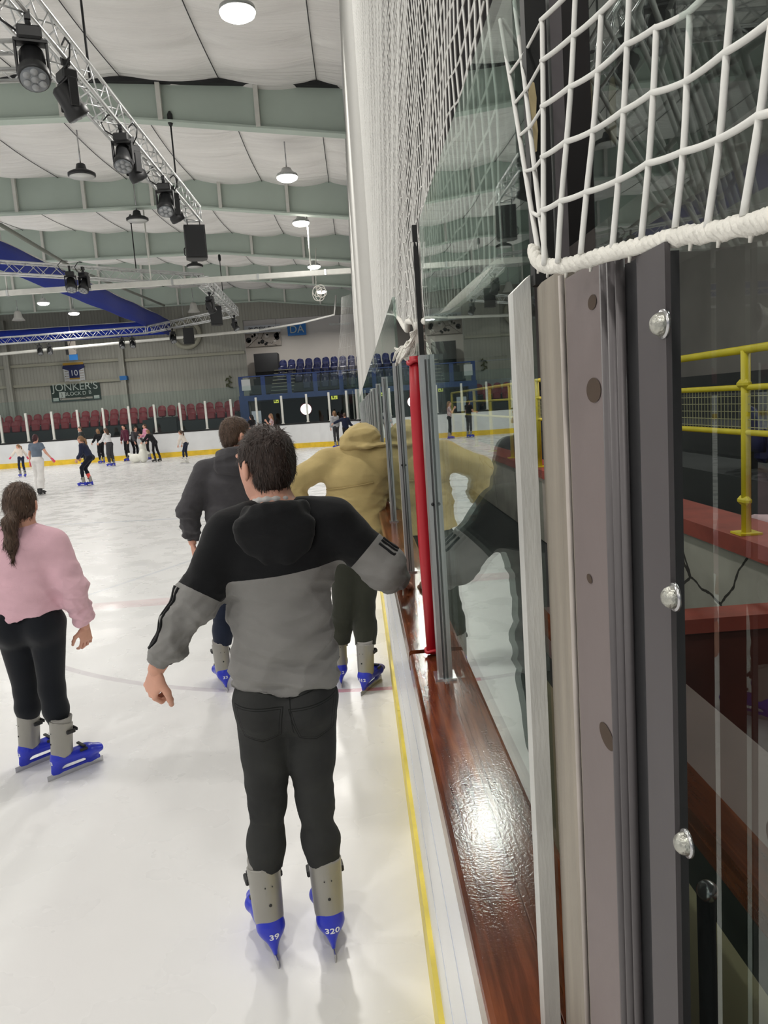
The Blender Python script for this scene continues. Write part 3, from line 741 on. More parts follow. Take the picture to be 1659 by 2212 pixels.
for i, (p, rz, sc, lab) in enumerate(spots):
    o = LP if i == 0 else copy_tree(LP)
    o.location = tuple(p); o.rotation_euler = (0, 0, rz); o.scale = (sc*.84, sc*.84, sc*.84); tag(o, 'black '+lab, 'stage light', 'stage lights on the truss ring')
def speaker(p, rz, w, h, lab, tz):
    t = thing('loudspeaker', tuple(p), lab, 'loudspeaker'); 
    R = Matrix.Rotation(rz, 3, 'Z'); g = MB()
    out = [(-w/2, -.16), (w/2, -.16), (w/2, .05), (w*.3, .2), (-w*.3, .2), (-w/2, .05)]
    out = [tuple((R @ Vector((x, y, 0)))[:2]) for x, y in out]
    g.prism([(x+p[0], y+p[1]) for x, y in out], p[2]-h, p[2]).build('cabinet', M['black_plastic'], t)
    o2 = [tuple((R @ Vector((x, y, 0)))[:2]) for x, y in ((-w*.44, -.185), (w*.44, -.185), (w*.46, -.15), (-w*.46, -.15))]
    MB().prism([(x+p[0], y+p[1]) for x, y in o2], p[2]-h+.03, p[2]-.03).build('grille', M['charcoal'], t)
    MB().tube([p+V(-w*.3, 0, 0), (p[0]-w*.3, p[1], tz)], .012, 5).tube([p+V(w*.3, 0, 0), (p[0]+w*.3, p[1], tz)], .012, 5).build('hanging_strap', M['black_metal'], t)
    MB().tube([p+V(-w*.5, .1, -h*.55), p+V(-w*.62, .1, -h*.62), p+V(-w*.62, .1, -h*.8), p+V(-w*.5, .1, -h*.86)], .012, 5).build('cable', M['black_plastic'], t)
    return t
speaker(V(-3.06, 16.55, TZ-.30), .25, .42, .66, 'largest black loudspeaker hanging at the end of the near truss', TZ-.15)
p = at(465, 662, Y=29.2); speaker(V(p[0], 29.2, p[2]), .2, .42, .68, 'black loudspeaker hanging from the receding truss', TZ-.15)
p = at(406, 709, Y=34.9); speaker(V(p[0], 34.9, p[2]), .2, .46, .68, 'black loudspeaker lowest and farthest, over the slanting truss', TZ-.15)
# ================================================================== SIDE BOARDS, LEDGE, GLASS WALL
LZ = 1.15
sb = thing('dasher_board', (.17, 16, 0), 'white rink board beside the skaters running away under the wooden ledge', 'board')
YEND = FARY-3.2
MB().b2((.113, -1, 0), (.2, YEND, LZ-.06)).build('panel', M['white_paint'], sb)
kp = MB(); yy = -1.0
while yy < YEND:
    y2 = min(yy+2.44, YEND); kp.b2((.098, yy, 0.0), (.113, y2-.006, .20)); yy = y2
kp.build('kickplate', M['yellow_side'], sb)
sm_ = MB()
for z in (.46, .74): sm_.b2((.1118, -1, z), (.113, YEND, z+.005))
sm_.build('panel_joint', pm('pale_blue_joint', (190, 194, 206), .5), sb)
# wooden ledge: two boards end to end with a joint near the first post
def ledge(y0, y1, label, n=''):
    t = thing('wooden_ledge', (GX, (y0+y1)/2, LZ-.055), label, 'ledge')
    for (x0, x1, nm) in ((.092, GX-.0006, 'plank'), (GX+.0006, .246, 'plank')):
        out = [(x0, LZ-.055), (x1, LZ-.055), (x1, LZ), (x0, LZ)]
        c = .008
        if x0 < GX-.01: out = [(x0, LZ-.055), (x1, LZ-.055), (x1, LZ-.0008), (x1-.001, LZ), (x0+c, LZ), (x0+.002, LZ-.003), (x0, LZ-c)]
        else: out = [(x0, LZ-.055), (x1, LZ-.055), (x1, LZ-c), (x1-.002, LZ-.003), (x1-c, LZ), (x0+.001, LZ), (x0, LZ-.0008)]
        MB().prism_y(out, y0, y1).build(nm, M['wood'], t)
    return t
ledge(.15, 1.945, 'glossy red brown wooden ledge in the foreground, nearest section up to the dark joint')
ledge(1.975, YEND, 'glossy red brown wooden ledge beyond the dark joint, running past the tan coat')
MB().b2((.1, 1.945, LZ-.05), (.24, 1.975, LZ-.02)).build('joint_gap', M['charcoal'], label='dark gap between the two wooden ledge sections', cat='gap')
# glass panes
PY = [0.72, 1.757, 2.95, 4.28, 5.53, 6.78, 8.03, 9.28, 10.53, 11.78, 13.03, 15.5, 18.0, 20.5, 23, 25.5, 28, 30.5, 33]
def pane(y0, y1, z1, label, group=None):
    return MB().b2((GX-.005, y0, LZ-.03), (GX+.005, y1, z1)).build('glass_screen', M['glass'], label=label, cat='glass', group=group)
pane(.735, 1.735, 2.19, 'tall clear glass pane between the wide near post and the first silver post')
pane(1.99, 2.93, 1.95, 'low clear glass pane beyond the red padding')
for i in range(2, len(PY)-1):
    pane(PY[i]+.012, PY[i+1]-.012, 2.2, 'clear glass pane of the side wall, one of the row beyond the third post', 'side wall panes')
MB().b2((.185, .688, 1.9), (.195, .70, 3.4)).build('edge_strip', pm('grey_edge_metal', (110, 106, 108), .5, .3), label='slim grey upright edge strip right of the thick black strip', cat='strip')
MB().b2((.19, -.6, LZ-.3), (.2, .60, 3.6)).build('glass_screen', M['glass'], label='nearest tall clear glass pane at the right edge with the net hanging before it', cat='glass')
# posts with ribbed section
def post_poly(y, w=.05, x0=-.021, x1=.021):
    h = w/2; a = .006
    return [(GX+x0, y-h), (GX+x0+.010, y-h), (GX+x0+.010, y-h+a), (GX-.006, y-h+a), (GX-.006, y-h), (GX+.006, y-h), (GX+.006, y-h+a), (GX+x1-.010, y-h+a), (GX+x1-.010, y-h), (GX+x1, y-h),
            (GX+x1, y+h), (GX+x0, y+h)]
plab = ['', 'silver ribbed aluminium post beside the red padding, first beyond the wide near post', 'silver ribbed aluminium post beyond the red padding, second along the ledge', 'silver ribbed aluminium post by the tan coat elbow, third along the ledge']
for i in range(1, len(PY)):
    y = PY[i]; zt = 1.905 if i == 1 else 1.955
    t = thing('glass_post', (GX, y, LZ), plab[i] if i < 4 else 'silver ribbed aluminium post in the receding row past the tan coat', 'post', None if i < 4 else 'receding side wall posts')
    MB().prism(post_poly(y), LZ, zt).build('channel', M['alu'], t)
    ins = MB(); ins.b2((GX-.0105, y-.0205, LZ), (GX-.0065, y-.0185, zt-.01)).b2((GX+.0065, y-.0205, LZ), (GX+.0105, y-.0185, zt-.01)).build('dark_groove', pm('grey_groove', (96, 98, 98), .5) if 'grey_groove' not in bpy.data.materials else bpy.data.materials['grey_groove'], t)
    MB().b2((GX-.03, y-.03, LZ), (GX+.03, y+.03, LZ+.006)).build('foot_plate', M['steel'], t)
    if i in (1, 2):
        for s_ in (-1, 1): MB().lathe([(.004, 0), (.004, .003)], (GX+s_*.012, y-.0255, LZ+.42), (0, -1, 0), 8).build('rivet', M['black_metal'], t)
# red padding strip and black gaskets
o = thing('post_padding', (GX-.015, 1.93, LZ), 'bright red vinyl padding strip standing on the ledge beside the first silver post', 'padding')
pz = MB(); pz.tube([(GX-.016, 1.93, LZ+.005), (GX-.019, 1.93, LZ+.3), (GX-.018, 1.93, 1.8), (GX-.016, 1.93, 1.915)], [.0165, .018, .0175, .014], 12)
pz.build('sleeve', M['red_pad'], o)
for z, r in ((LZ+.012, .019), (1.9, .0185)): MB().tube([(GX-.016+.0*k+r*math.cos(k), 1.93+r*math.sin(k), z+.004*math.sin(3*k)) for k in np.linspace(0, 2*PI, 14)[:-1]], .0045, 6, closed=True).build('tied_end', M['red_pad'], o)
MB().b2((GX-.006, 1.90, 1.9), (GX+.006, 1.915, 2.22)).build('gasket_post', M['black_rubber'], label='thin black upright strip above the first silver post', cat='strip')
MB().b2((GX-.006, .684, 1.895), (GX+.012, .70, 3.4)).build('gasket_post', M['black_rubber'], label='thick black upright strip above the wide near post', cat='strip')
for k in range(3): pass
st = MB(); st.sm = True
MB().prism_y([(.1635, 2.008), (.168, 2.004), (.1695, 2.02), (.1685, 2.034), (.1695, 2.046), (.168, 2.058), (.165, 2.060), (.1632, 2.05), (.1638, 2.03)], .680, .684).build('tape_scrap', pm('dirty_cream_tape', (196, 180, 138), .8, var=.2, vs=40), label='dirty cream tape remains on the thick black strip', cat='tape')
# ---- wide near post: one profile run after another in the plane of the wall
np_ = thing('wide_glass_post', (GX, .55, 1.0), 'wide grey metal post assembly filling the right foreground, with holes and dome bolts', 'post')
Z0 = 1.0
near_alu = pm('brushed_flange_metal', (206, 207, 203), .42, .35, var=.10, vs=9, bump=.12, bs=60, stretch=(6, 6, 1))
near_bead = pm('dull_bead_metal', (176, 168, 162), .5, .3, var=.1, vs=20)
near_bei = pm('weathered_beige_metal', (150, 142, 130), .5, .3, var=.18, vs=6, bump=.12, bs=50, stretch=(6, 6, .6))
near_pin = pm('mauve_grey_plate', (126, 115, 114), .5, .3, var=.10, vs=3, bump=.05, bs=60)
near_dk = pm('dark_grey_plate', (86, 82, 84), .5, .3, var=.12, vs=3)
near_dk2 = pm('darker_grey_channel', (74, 74, 76), .5, .3, var=.12, vs=4)
fl = MB()
zt = 1.905
fl.add([(.145, .694, Z0), (.161, .694, Z0), (.161, .716, Z0), (.145, .716, Z0), (.145, .694, zt-.014), (.161, .694, zt), (.161, .716, zt), (.145, .716, zt-.014)],
       [(3, 2, 1, 0), (4, 5, 6, 7), (0, 1, 5, 4), (1, 2, 6, 5), (2, 3, 7, 6), (3, 0, 4, 7)])
fl.build('front_flange', near_alu, np_)
MB().prism([(.1665, .694), (.1625, .66), (.1625, .618), (.1665, .6), (.19, .6), (.19, .694)], Z0, 1.893).build('beige_channel', near_bei, np_)
MB().cyl((.1618, .596, Z0), (.1618, .596, 1.888), .0024, seg=12).build('ridge_bead', near_bead, np_)
pl = MB().prism([(.1625, .588), (.1625, .503), (.19, .503), (.19, .588)], Z0, 1.884).build('cover_plate', near_pin, np_)
MB().cyl((.1638, .498, Z0), (.1638, .498, 1.88), .0042, seg=10).cyl((.1648, .487, Z0), (.1648, .487, 1.88), .0042, seg=10).cyl((.1652, .476, Z0), (.1652, .476, 1.878), .003, seg=10).build('ridge_bead', near_dk, np_)
MB().prism([(.172, .502), (.172, .448), (.19, .448), (.19, .502)], Z0, 1.876).build('recessed_channel', near_dk2, np_)
MB().prism([(.1655, .449), (.1655, .4085), (.1685, .4085), (.1685, .449)], Z0, 1.874).build('bolt_plate', near_dk, np_)
for (px, py, r) in ((1280, 653, .0029), (1283, 843, .0050), (1274, 1250, .002), (1313, 1593, .0050)):
    c = at(px, py, X=.1624); c[1] = max(c[1], .520)
    MB().add([(c[0]-.0004, c[1]+r*3.2*math.cos(k*PI/12), c[2]+r*1.7*math.sin(k*PI/12)) for k in range(24)], [tuple(range(24))]).build('screw_hole', pm('hole_dark_brown', (66, 50, 36), .8) if 'hole_dark_brown' not in bpy.data.materials else bpy.data.materials['hole_dark_brown'], np_)
for (px, py) in ((1432, 700), (1456, 1290), (1483, 1822)):
    c = at(px, py, X=.1650)
    d = MB(); d.lathe([(.0062, -.001), (.0064, .0012), (.0060, .003), (.0050, .0048), (.0034, .0062), (.0016, .0068)], c, (-1, 0, 0), 20); d.build('dome_bolt', pm('bolt_zinc', (176, 176, 168), .3, .75, var=.25, vs=300, bump=.3, bs=400) if 'bolt_zinc' not in bpy.data.materials else bpy.data.materials['bolt_zinc'], np_)
    MB().lathe([(.0080, -.001), (.0078, .0006)], c, (-1, 0, 0), 20).build('washer', M['steel'], np_)
c = at(1526, 1918, Y=.50)
MB().lathe([(.006, 0), (.0075, .004), (.0065, .009), (.002, .012)], c, nrm((-.3, -1, .2)), 20).build('chrome_knob', M['steel'], np_)
MB().cyl(c+V(.004, .01, -.006), c+V(.008, .01, -.4), .0065, seg=12).build('latch_rod', M['charcoal'], np_)
# ================================================================== NET
net = thing('safety_net', (.2, 12, 2), 'big white safety net hanging above the glass wall up to the roof', 'net')
MESH = .042
def hem(y):
    if y < 2.5: return 1.955+.06*(y-.8)-.03*math.sin((y-.8)*1.9)
    if y < 3.3: return 2.03+(y-2.5)*.2
    return 2.19
NX = GX+.012
far = MB(); NT_ = 7.68
r3 = np.random.RandomState(5)
Ys = list(np.arange(.92, 37.2, MESH)); Zs = list(np.arange(2.2, NT_, MESH))
def wig(y, z): 
    a = max(0, min(1, (7-y)/5))
    return (.004*a*math.sin(z*9+y*3)+.002*a*math.sin(z*23+y*17), .004*a*math.sin(z*9+y*4+2*math.sin(z*3)))
for y in Ys:
    h0 = hem(y); 
    if y < 6:
        ph = r3.uniform(0, 6); pts = []
        for z in np.arange(h0, NT_ if y > 3 else 5.2, .045):
            dx, dy = wig(y, z); pts.append((NX+dx*.6, y+dy+.004*math.sin(z*40+ph), z))
        far.tube(pts, .0017, 4, caps=False)
    else: far.tube([(NX, y, h0), (NX, y, NT_)], .0022, 3, caps=False)
for z in list(np.arange(2.03, 2.2, MESH))+Zs:
    y0 = .92+.35*max(0, z-2.2)
    pts = []
    for y in np.arange(y0, 6.0, .05):
        if hem(y) > z-.01: continue
        dx, dy = wig(y, z); pts.append((NX+dx*.6, y, z+.012*math.sin(y*11+z*5)*max(0, (6-y)/5)+.004*math.sin(y*31)))
    if z < 5.2 and len(pts) > 2: far.tube(pts, .0017, 4, caps=False)
    far.tube([(NX, 6.0 if z < 5.2 else y0, z), (NX, 37.2, z)], .0022, 3, caps=False)
far.build('mesh', M['net'], net, kind='stuff')
hr = MB(); pts = [(NX+.002*math.sin(y*9), y, hem(y)) for y in np.arange(.95, 3.3, .03)]
hr.tube(pts, .009, 8); hr.tube([(NX, 3.3, 2.19), (NX, 37.2, 2.19)], .008, 6); hr.build('hem_rope', M['rope'], net)
# bunched end hanging by the red padding
bn = MB(); c0 = at(905, 705, Y=1.95); c1 = at(868, 770, Y=2.15)
for k in range(44):
    a_ = k*.9; r_ = .006+.020*math.sin(k*1.3)**2; pts = []
    for t_ in np.linspace(0, 1, 9):
        q = c0*(1-t_)+c1*t_+V(r_*math.cos(a_+t_*5), r_*math.sin(a_+t_*5), r_*math.sin(a_*2+t_*7)-.02*math.sin(PI*t_)); pts.append(q)
    bn.tube(pts, .0021, 5)
bn.tube([c0+V(-.012, -.02, 0), c0+V(.022, -.01, .003)], .009, 8); bn.build('bunched_end', M['rope'], net)
fan = MB()
for k in range(7):
    a = c0+V(-.012+.005*k, -.01, .006); b = V(GX-.03+.008*k, 1.9, 2.0+.05*k); b[2] = 2.18
    fan.tube([a, a*.6+b*.4+V(.006*math.sin(k), 0, 0), b], .0022, 4)
for zz in (.03, .08, .14, .2): fan.tube([c0+V(-.012, -.012, zz), c0+V(.024, -.005, zz)], .002, 4)
fan.build('loose_strings', M['net'], net)
# front fold: the net corner drawn forward over the near post, coming towards the camera
cols = [  # (bottom px, depth bottom), (top px, depth top)
    ((1172, 560), .56, (1078, 2), .86), ((1186, 566), .54, (1112, -30), .80), ((1182, 566), .53, (1176, -40), .66), ((1212, 566), .51, (1252, -40), .58), ((1262, 552), .49, (1312, -40), .54),
    ((1330, 533), .465, (1371, -40), .50), ((1393, 516), .44, (1434, -40), .47), ((1466, 497), .405, (1507, -40), .44), ((1535, 486), .37, (1600, -40), .385), ((1614, 468), .335, (1700, -40), .345), ((1700, 447), .30, (1800, -40), .31)]
ff = MB(); K = []
for ci, (pb, yb, pt, yt) in enumerate(cols):
    A = at(*pb, Y=yb); B = at(*pt, Y=yt); nrow = 12; row = []
    nz = max(3, int((B[2]-A[2])/.040))
    for j in range(nz+1):
        u = .040*j/(B[2]-A[2]); q = A*(1-u)+B*u
        amp = .0034 if ci > 2 else .0012
        q = q+V(-.002, amp*math.sin(j*1.1+ci*.55)*(1 if j else .2), .0015*math.sin(ci*2.1+j))
        row.append(q)
    K.append(row)
    fine = []
    for j in range(len(row)-1):
        for t_ in np.linspace(0, 1, 6)[:-1]:
            p0, p1, p2, p3 = row[max(j-1, 0)], row[j], row[j+1], row[min(j+2, len(row)-1)]
            fine.append(.5*((2*p1)+(-p0+p2)*t_+(2*p0-5*p1+4*p2-p3)*t_**2+(-p0+3*p1-3*p2+p3)*t_**3))
    fine.append(row[-1]); ff.tube(fine, .0019, 8)
for j in range(1, 14):
    pts = []
    for ci in range(2, len(K)):
        if j < len(K[ci]): pts.append(K[ci][j]+V(-.0008, 0, 0))
    if len(pts) < 2: continue
    fine = []
    for i in range(len(pts)-1):
        for t_ in np.linspace(0, 1, 5)[:-1]: fine.append(pts[i]*(1-t_)+pts[i+1]*t_-V(0, 0, .0006*math.sin(PI*t_)))
    fine.append(pts[-1]); ff.tube(fine, .0019, 8)
    for q in pts: ff.lathe([(.0002, -.0022), (.0017, -.0012), (.0020, 0), (.0017, .0012), (.0002, .0022)], q, None, 8)
    m = j*2
    a = K[2][j]; i0 = min(len(K[0])-1, j); ff.tube([a, (a+K[0][i0])/2-V(0, 0, .003), K[0][i0]], .0014, 6)
ff.build('front_fold', M['net'], net)
hp = [at(1152, 540, Y=.56), at(1160, 562, Y=.55), at(1180, 574, Y=.54), at(1225, 573, Y=.51), at(1290, 556, Y=.48), at(1392, 530, Y=.44), at(1466, 512, Y=.405), at(1535, 502, Y=.37), at(1614, 486, Y=.335), at(1700, 466, Y=.30)]
hf = []
for i in range(len(hp)-1):
    for t_ in np.linspace(0, 1, 8)[:-1]:
        p0, p1, p2, p3 = hp[max(i-1, 0)], hp[i], hp[i+1], hp[min(i+2, len(hp)-1)]
        hf.append(.5*((2*p1)+(-p0+p2)*t_+(2*p0-5*p1+4*p2-p3)*t_**2+(-p0+3*p1-3*p2+p3)*t_**3))
hf.append(hp[-1])
rp = MB()
for s_ in range(3):
    pts = []
    acc = 0
    for i, q in enumerate(hf):
        if i: acc += np.linalg.norm(hf[i]-hf[i-1])
        a_ = acc*330+s_*2*PI/3; pts.append(q+V(.0022*math.cos(a_)*.8, .0010*math.cos(a_), .0024*math.sin(a_)))
    rp.tube(pts, .0032, 8)
for i in range(3, len(hf)-1, 6): rp.tube([hf[i], hf[i]+V(-.001, .001*math.sin(i), -.0075)], [.0016, .0008], 6)
rp.build('front_hem_rope', M['rope'], net)
# ================================================================== BEHIND THE GLASS (stand side)
kb = thing('stand_kerb', (2.4, 5, 0), 'cracked grey low wall with brick red kerb under the yellow railing', 'wall')
MB().b2((2.2, -1, 0), (2.5, 34, .80)).build('wall', M['concrete'], kb)
MB().b2((2.16, -1, .80), (2.55, 34, .90)).build('kerb', M['red_kerb'], kb)
yr = thing('yellow_railing', (2.25, 5, .9), 'yellow tube railing with mesh infill seen through the near glass', 'railing')
RX = 2.25; ypost = []
y = at(1612, 1100, X=RX)[1]
for k in range(-1, 9):
    yy = y+k*1.72; ypost.append(yy)
    MB().cyl((RX, yy, .9), (RX, yy, 1.97), .027, seg=12).build('post', M['yellow_rail'], yr)
    MB().box((RX, yy, .907), (.13, .13, .012)).build('base_plate', M['yellow_rail'], yr)
    for z in (1.78, 1.1): 
        if k < 3: MB().box((RX-.01, yy, z), (.05, .12, .055), bev=.02).build('clamp', M['yellow_rail'], yr)
for z in (1.975, 1.76, 1.5): MB().tube([(RX, ypost[0], z), (RX, ypost[-1], z)], .024 if z > 1.9 else .018, 10).build('rail', M['yellow_rail'], yr)
ms = MB()
for z in np.arange(1.53, 1.75, .045): ms.tube([(RX, ypost[0], z), (RX, ypost[5], z)], .0025, 4)
for yv in np.arange(ypost[0], ypost[5], .045): ms.tube([(RX, yv, 1.5), (RX, yv, 1.76)], .0025, 4)
ms.build('mesh_infill', pm('galvanised_mesh', (160, 156, 120), .5, .5), yr)
lw = thing('bench_wall', (1.3, 3.1, 0), 'dark brown panelled low wall with a brick red top edge behind the near glass', 'wall')
MB().b2((.75, 3.03, 0), (2.16, 3.13, .79)).build('panel', M['brown_panel'], lw)
MB().b2((.72, 3.0, .79), (2.16, 3.16, .85)).build('red_top', M['red_kerb'], lw)
bb = thing('bench_barrier', (.52, 1, 0), 'barrier behind the glass with wooden top, dark band and olive beige panel', 'barrier')
MB().b2((.47, -.3, 1.10), (.53, 2.3, 1.15)).build('wooden_top', M['wood'], bb)
MB().b2((.53, -.3, 1.105), (.68, 2.3, 1.148)).build('top_board', pm('mauve_brown_board', (104, 84, 80), .5, var=.2, vs=3), bb)
MB().b2((.50, -.3, .97), (.57, 2.3, 1.10)).build('dark_band', M['dark_green'], bb)
MB().b2((.50, -.3, 0), (.57, 2.3, .97)).build('panel', M['tan_panel'], bb)
stt = thing('stand_terrace', (5, 8, 0), 'dark stepped stand terrace behind the yellow railing', 'terrace')
for i in range(5): MB().b2((2.56+i*1.0, -2, 0), (3.56+i*1.0, 33.88, .55+.35*i)).build('tier', M['charcoal'], stt)
MB().b2((2.6, 33.9, 0), (9, 34, 2.4)).build('wall_stand_end', M['charcoal'], kind='structure')
# a few navy seats and left coats on the terrace
first = True
for i in (1, 2, 3):
    for k in range(9):
        o = copy_tree(nb); o.location = (3.0+i*1.0, 3.6+k*.52, .55+.35*i); o.rotation_euler = (0, 0, PI/2)
        tag(o, 'navy plastic seat on the dark stand terrace behind the yellow railing', 'seat', 'navy seats behind the railing')
def coat(p, m, label, s_=1.0):
    g = MB(); g.sm = True; vs = []; nu, nv = 12, 9
    for i in range(nu):
        for j in range(nv):
            th = 2*PI*i/nu; ph = PI*(j+.0)/(nv-1)
            r_ = s_*(.2+.05*math.sin(3*th+ph*4)+.03*math.sin(7*th))
            vs.append((p[0]+r_*.8*math.sin(ph)*math.cos(th), p[1]+r_*1.5*math.sin(ph)*math.sin(th), p[2]+s_*.12+s_*.13*math.cos(ph)))
    fs = [(i*nv+j, ((i+1) % nu)*nv+j, ((i+1) % nu)*nv+j+1, i*nv+j+1) for i in range(nu) for j in range(nv-1)]
    g.add(vs, fs).build('coat', m, label=label, cat='coat')
coat((3.0, 5.55, .55), cloth('dusty_pink_fabric', (208, 176, 182)), 'pale pink bundled jacket on the terrace step beyond the wide post')
coat((2.75, 4.55, .55), cloth('grey_pink_fabric', (188, 168, 172)), 'greyish pink bundled jacket by the foot of the yellow railing')
coat((3.6, 6.2, .9), cloth('black_fabric', (30, 30, 36)), 'black bundled coat on the second terrace step')
# ================================================================== PEOPLE: implicit surfaces meshed as one skin
def smin(a, b, k):
    h = np.clip(.5+.5*(b-a)/k, 0, 1); return b+(a-b)*h-k*h*(1-h)
class SDF:
    """primitives gathered in groups; each group may be cut by planes; groups blend with smooth unions"""
    def __init__(s): s.g = {}; s.cuts = {}; s.subs = []; s.order = []
    def grp(s, n):
        if n not in s.g: s.g[n] = []; s.cuts[n] = []; s.order.append(n)
        return s.g[n]
    def cone(s, n, a, b, ra, rb, k=.02): s.grp(n).append(('c', np.array(a, float), np.array(b, float), ra, rb, k)); return s
    def ell(s, n, c, axes, r, k=.02): s.grp(n).append(('e', np.array(c, float), np.array(axes, float), np.array(r, float), k)); return s
    def ecap(s, n, a, b, side, ra, rb, k=.03):
        s.grp(n).append(('t', np.array(a, float), np.array(b, float), nrm(side), ra, rb, k)); return s
    def cut(s, n, p, nr): s.grp(n); s.cuts[n].append((np.array(p, float), nrm(nr))); return s
    def sub(s, c, axes, r): s.subs.append((np.array(c, float), np.array(axes, float), np.array(r, float))); return s
    @staticmethod
    def ev(pr, X, Y, Z):
        if pr[0] == 'c':
            _, a, b, ra, rb, k = pr; d = b-a; L = d@d+1e-12
            px, py, pz = X-a[0], Y-a[1], Z-a[2]
            t = np.clip((px*d[0]+py*d[1]+pz*d[2])/L, 0, 1)
            return np.sqrt((px-t*d[0])**2+(py-t*d[1])**2+(pz-t*d[2])**2)-(ra+(rb-ra)*t)
        if pr[0] == 'e':
            _, c, ax, r, k = pr; px, py, pz = X-c[0], Y-c[1], Z-c[2]; q = 0; q2 = 0
            for i in range(3):
                u = px*ax[i][0]+py*ax[i][1]+pz*ax[i][2]; q = q+(u/r[i])**2; q2 = q2+(u/r[i]**2)**2
            q = np.sqrt(q); return q*(q-1)/np.maximum(np.sqrt(q2), 1e-6)
        _, a, b, sd, ra, rb, k = pr; d = b-a; L = np.linalg.norm(d)+1e-9; dn = d/L
        sd = nrm(sd-dn*sd.dot(dn)); fr = np.cross(dn, sd)
        px, py, pz = X-a[0], Y-a[1], Z-a[2]
        h = px*dn[0]+py*dn[1]+pz*dn[2]; t = np.clip(h/L, 0, 1); e = h-t*L
        u = px*sd[0]+py*sd[1]+pz*sd[2]; v = px*fr[0]+py*fr[1]+pz*fr[2]
        w = ra[0]+(rb[0]-ra[0])*t; dd = ra[1]+(rb[1]-ra[1])*t; m = np.minimum(w, dd)
        return (np.sqrt((u/w)**2+(v/dd)**2+(e/m)**2)-1)*m
    def bounds(s, pr):
        if pr[0] == 'c': m = max(pr[3], pr[4]); return np.minimum(pr[1], pr[2])-m, np.maximum(pr[1], pr[2])+m
        if pr[0] == 'e': m = max(pr[3]); return pr[1]-m, pr[1]+m
        m = max(pr[4]+pr[5]); return np.minimum(pr[1], pr[2])-m, np.maximum(pr[1], pr[2])+m
    def mesh(s, vox, gk=.02):
        lo = np.full(3, 1e9); hi = -lo
        for n in s.order:
            for pr in s.g[n]: a, b = s.bounds(pr); lo = np.minimum(lo, a); hi = np.maximum(hi, b)
        lo -= vox*3; hi += vox*3; N = np.ceil((hi-lo)/vox).astype(int)+1
        ax = [lo[i]+np.arange(N[i])*vox for i in range(3)]
        F_ = np.full(N, .5, np.float32)
        for n in s.order:
            G = np.full(N, .5, np.float32)
            for pr in s.g[n]:
                a, b = s.bounds(pr); k = pr[-1]; pad = k+vox*2.5
                i0 = np.maximum(((a-pad-lo)/vox).astype(int), 0); i1 = np.minimum(((b+pad-lo)/vox).astype(int)+2, N)
                sl = tuple(slice(i0[i], i1[i]) for i in range(3))
                X, Y, Z = ax[0][sl[0]][:, None, None], ax[1][sl[1]][None, :, None], ax[2][sl[2]][None, None, :]
                G[sl] = smin(G[sl], SDF.ev(pr, X, Y, Z), k)
            for (p, nr) in s.cuts[n]:
                G = np.maximum(G, (ax[0][:, None, None]-p[0])*nr[0]+(ax[1][None, :, None]-p[1])*nr[1]+(ax[2][None, None, :]-p[2])*nr[2])
            F_ = smin(F_, G, gk)
        for (c, A, r) in s.subs:
            e = SDF.ev(('e', c, A, r, 0), ax[0][:, None, None], ax[1][None, :, None], ax[2][None, None, :])
            F_ = np.maximum(F_, -e)
        return surface_nets(F_, lo, vox)
def surface_nets(f, lo, vox):
    s = f < 0; N = f.shape
    cnt = np.zeros([n-1 for n in N], np.int8)
    for i in (0, 1):
        for j in (0, 1):
            for k in (0, 1): cnt += s[i:N[0]-1+i, j:N[1]-1+j, k:N[2]-1+k]
    act = (cnt > 0) & (cnt < 8); I = np.argwhere(act); idm = np.full(act.shape, -1, np.int64); idm[act] = np.arange(len(I))
    acc = np.zeros((len(I), 3)); num = np.zeros(len(I))
    cs = [(0, 0, 0), (1, 0, 0), (0, 1, 0), (1, 1, 0), (0, 0, 1), (1, 0, 1), (0, 1, 1), (1, 1, 1)]
    val = [f[I[:, 0]+c[0], I[:, 1]+c[1], I[:, 2]+c[2]] for c in cs]
    for a in range(8):
        for b in range(a+1, 8):
            d = np.abs(np.array(cs[a])-np.array(cs[b]))
            if d.sum() != 1: continue
            m = (val[a] < 0) != (val[b] < 0)
            t = np.where(m, val[a]/(val[a]-val[b]+1e-12), 0)[:, None]
            acc += np.where(m[:, None], np.array(cs[a])+t*(np.array(cs[b])-np.array(cs[a])), 0); num += m
    v = lo+(I+acc/num[:, None])*vox; faces = []
    for d in range(3):
        o = [slice(1, n-1) for n in N]; o1 = list(o); o[d] = slice(0, N[d]-1); o1[d] = slice(1, N[d])
        A = s[tuple(o)]; B = s[tuple(o1)]; E = np.argwhere(A != B)
        if not len(E): continue
        base = E.copy(); e1, e2 = [(1, 2), (2, 0), (0, 1)][d]
        base[:, e1] += 1; base[:, e2] += 1
        q = []
        for (p, r) in ((0, 0), (-1, 0), (-1, -1), (0, -1)):
            c = base.copy(); c[:, e1] += p; c[:, e2] += r; q.append(idm[c[:, 0], c[:, 1], c[:, 2]])
        q = np.stack(q, 1); fl = A[tuple(E.T)]; q[~fl] = q[~fl][:, ::-1]; faces.append(q)
    return v, (np.concatenate(faces) if faces else np.zeros((0, 4), int))
def vnormals(v, f):
    n = np.zeros_like(v); a = v[f[:, 0]]; c = np.cross(v[f[:, 2]]-a, v[f[:, 3]]-v[f[:, 1]])
    for i in range(4): np.add.at(n, f[:, i], c)
    return n/np.maximum(np.linalg.norm(n, axis=1), 1e-9)[:, None]
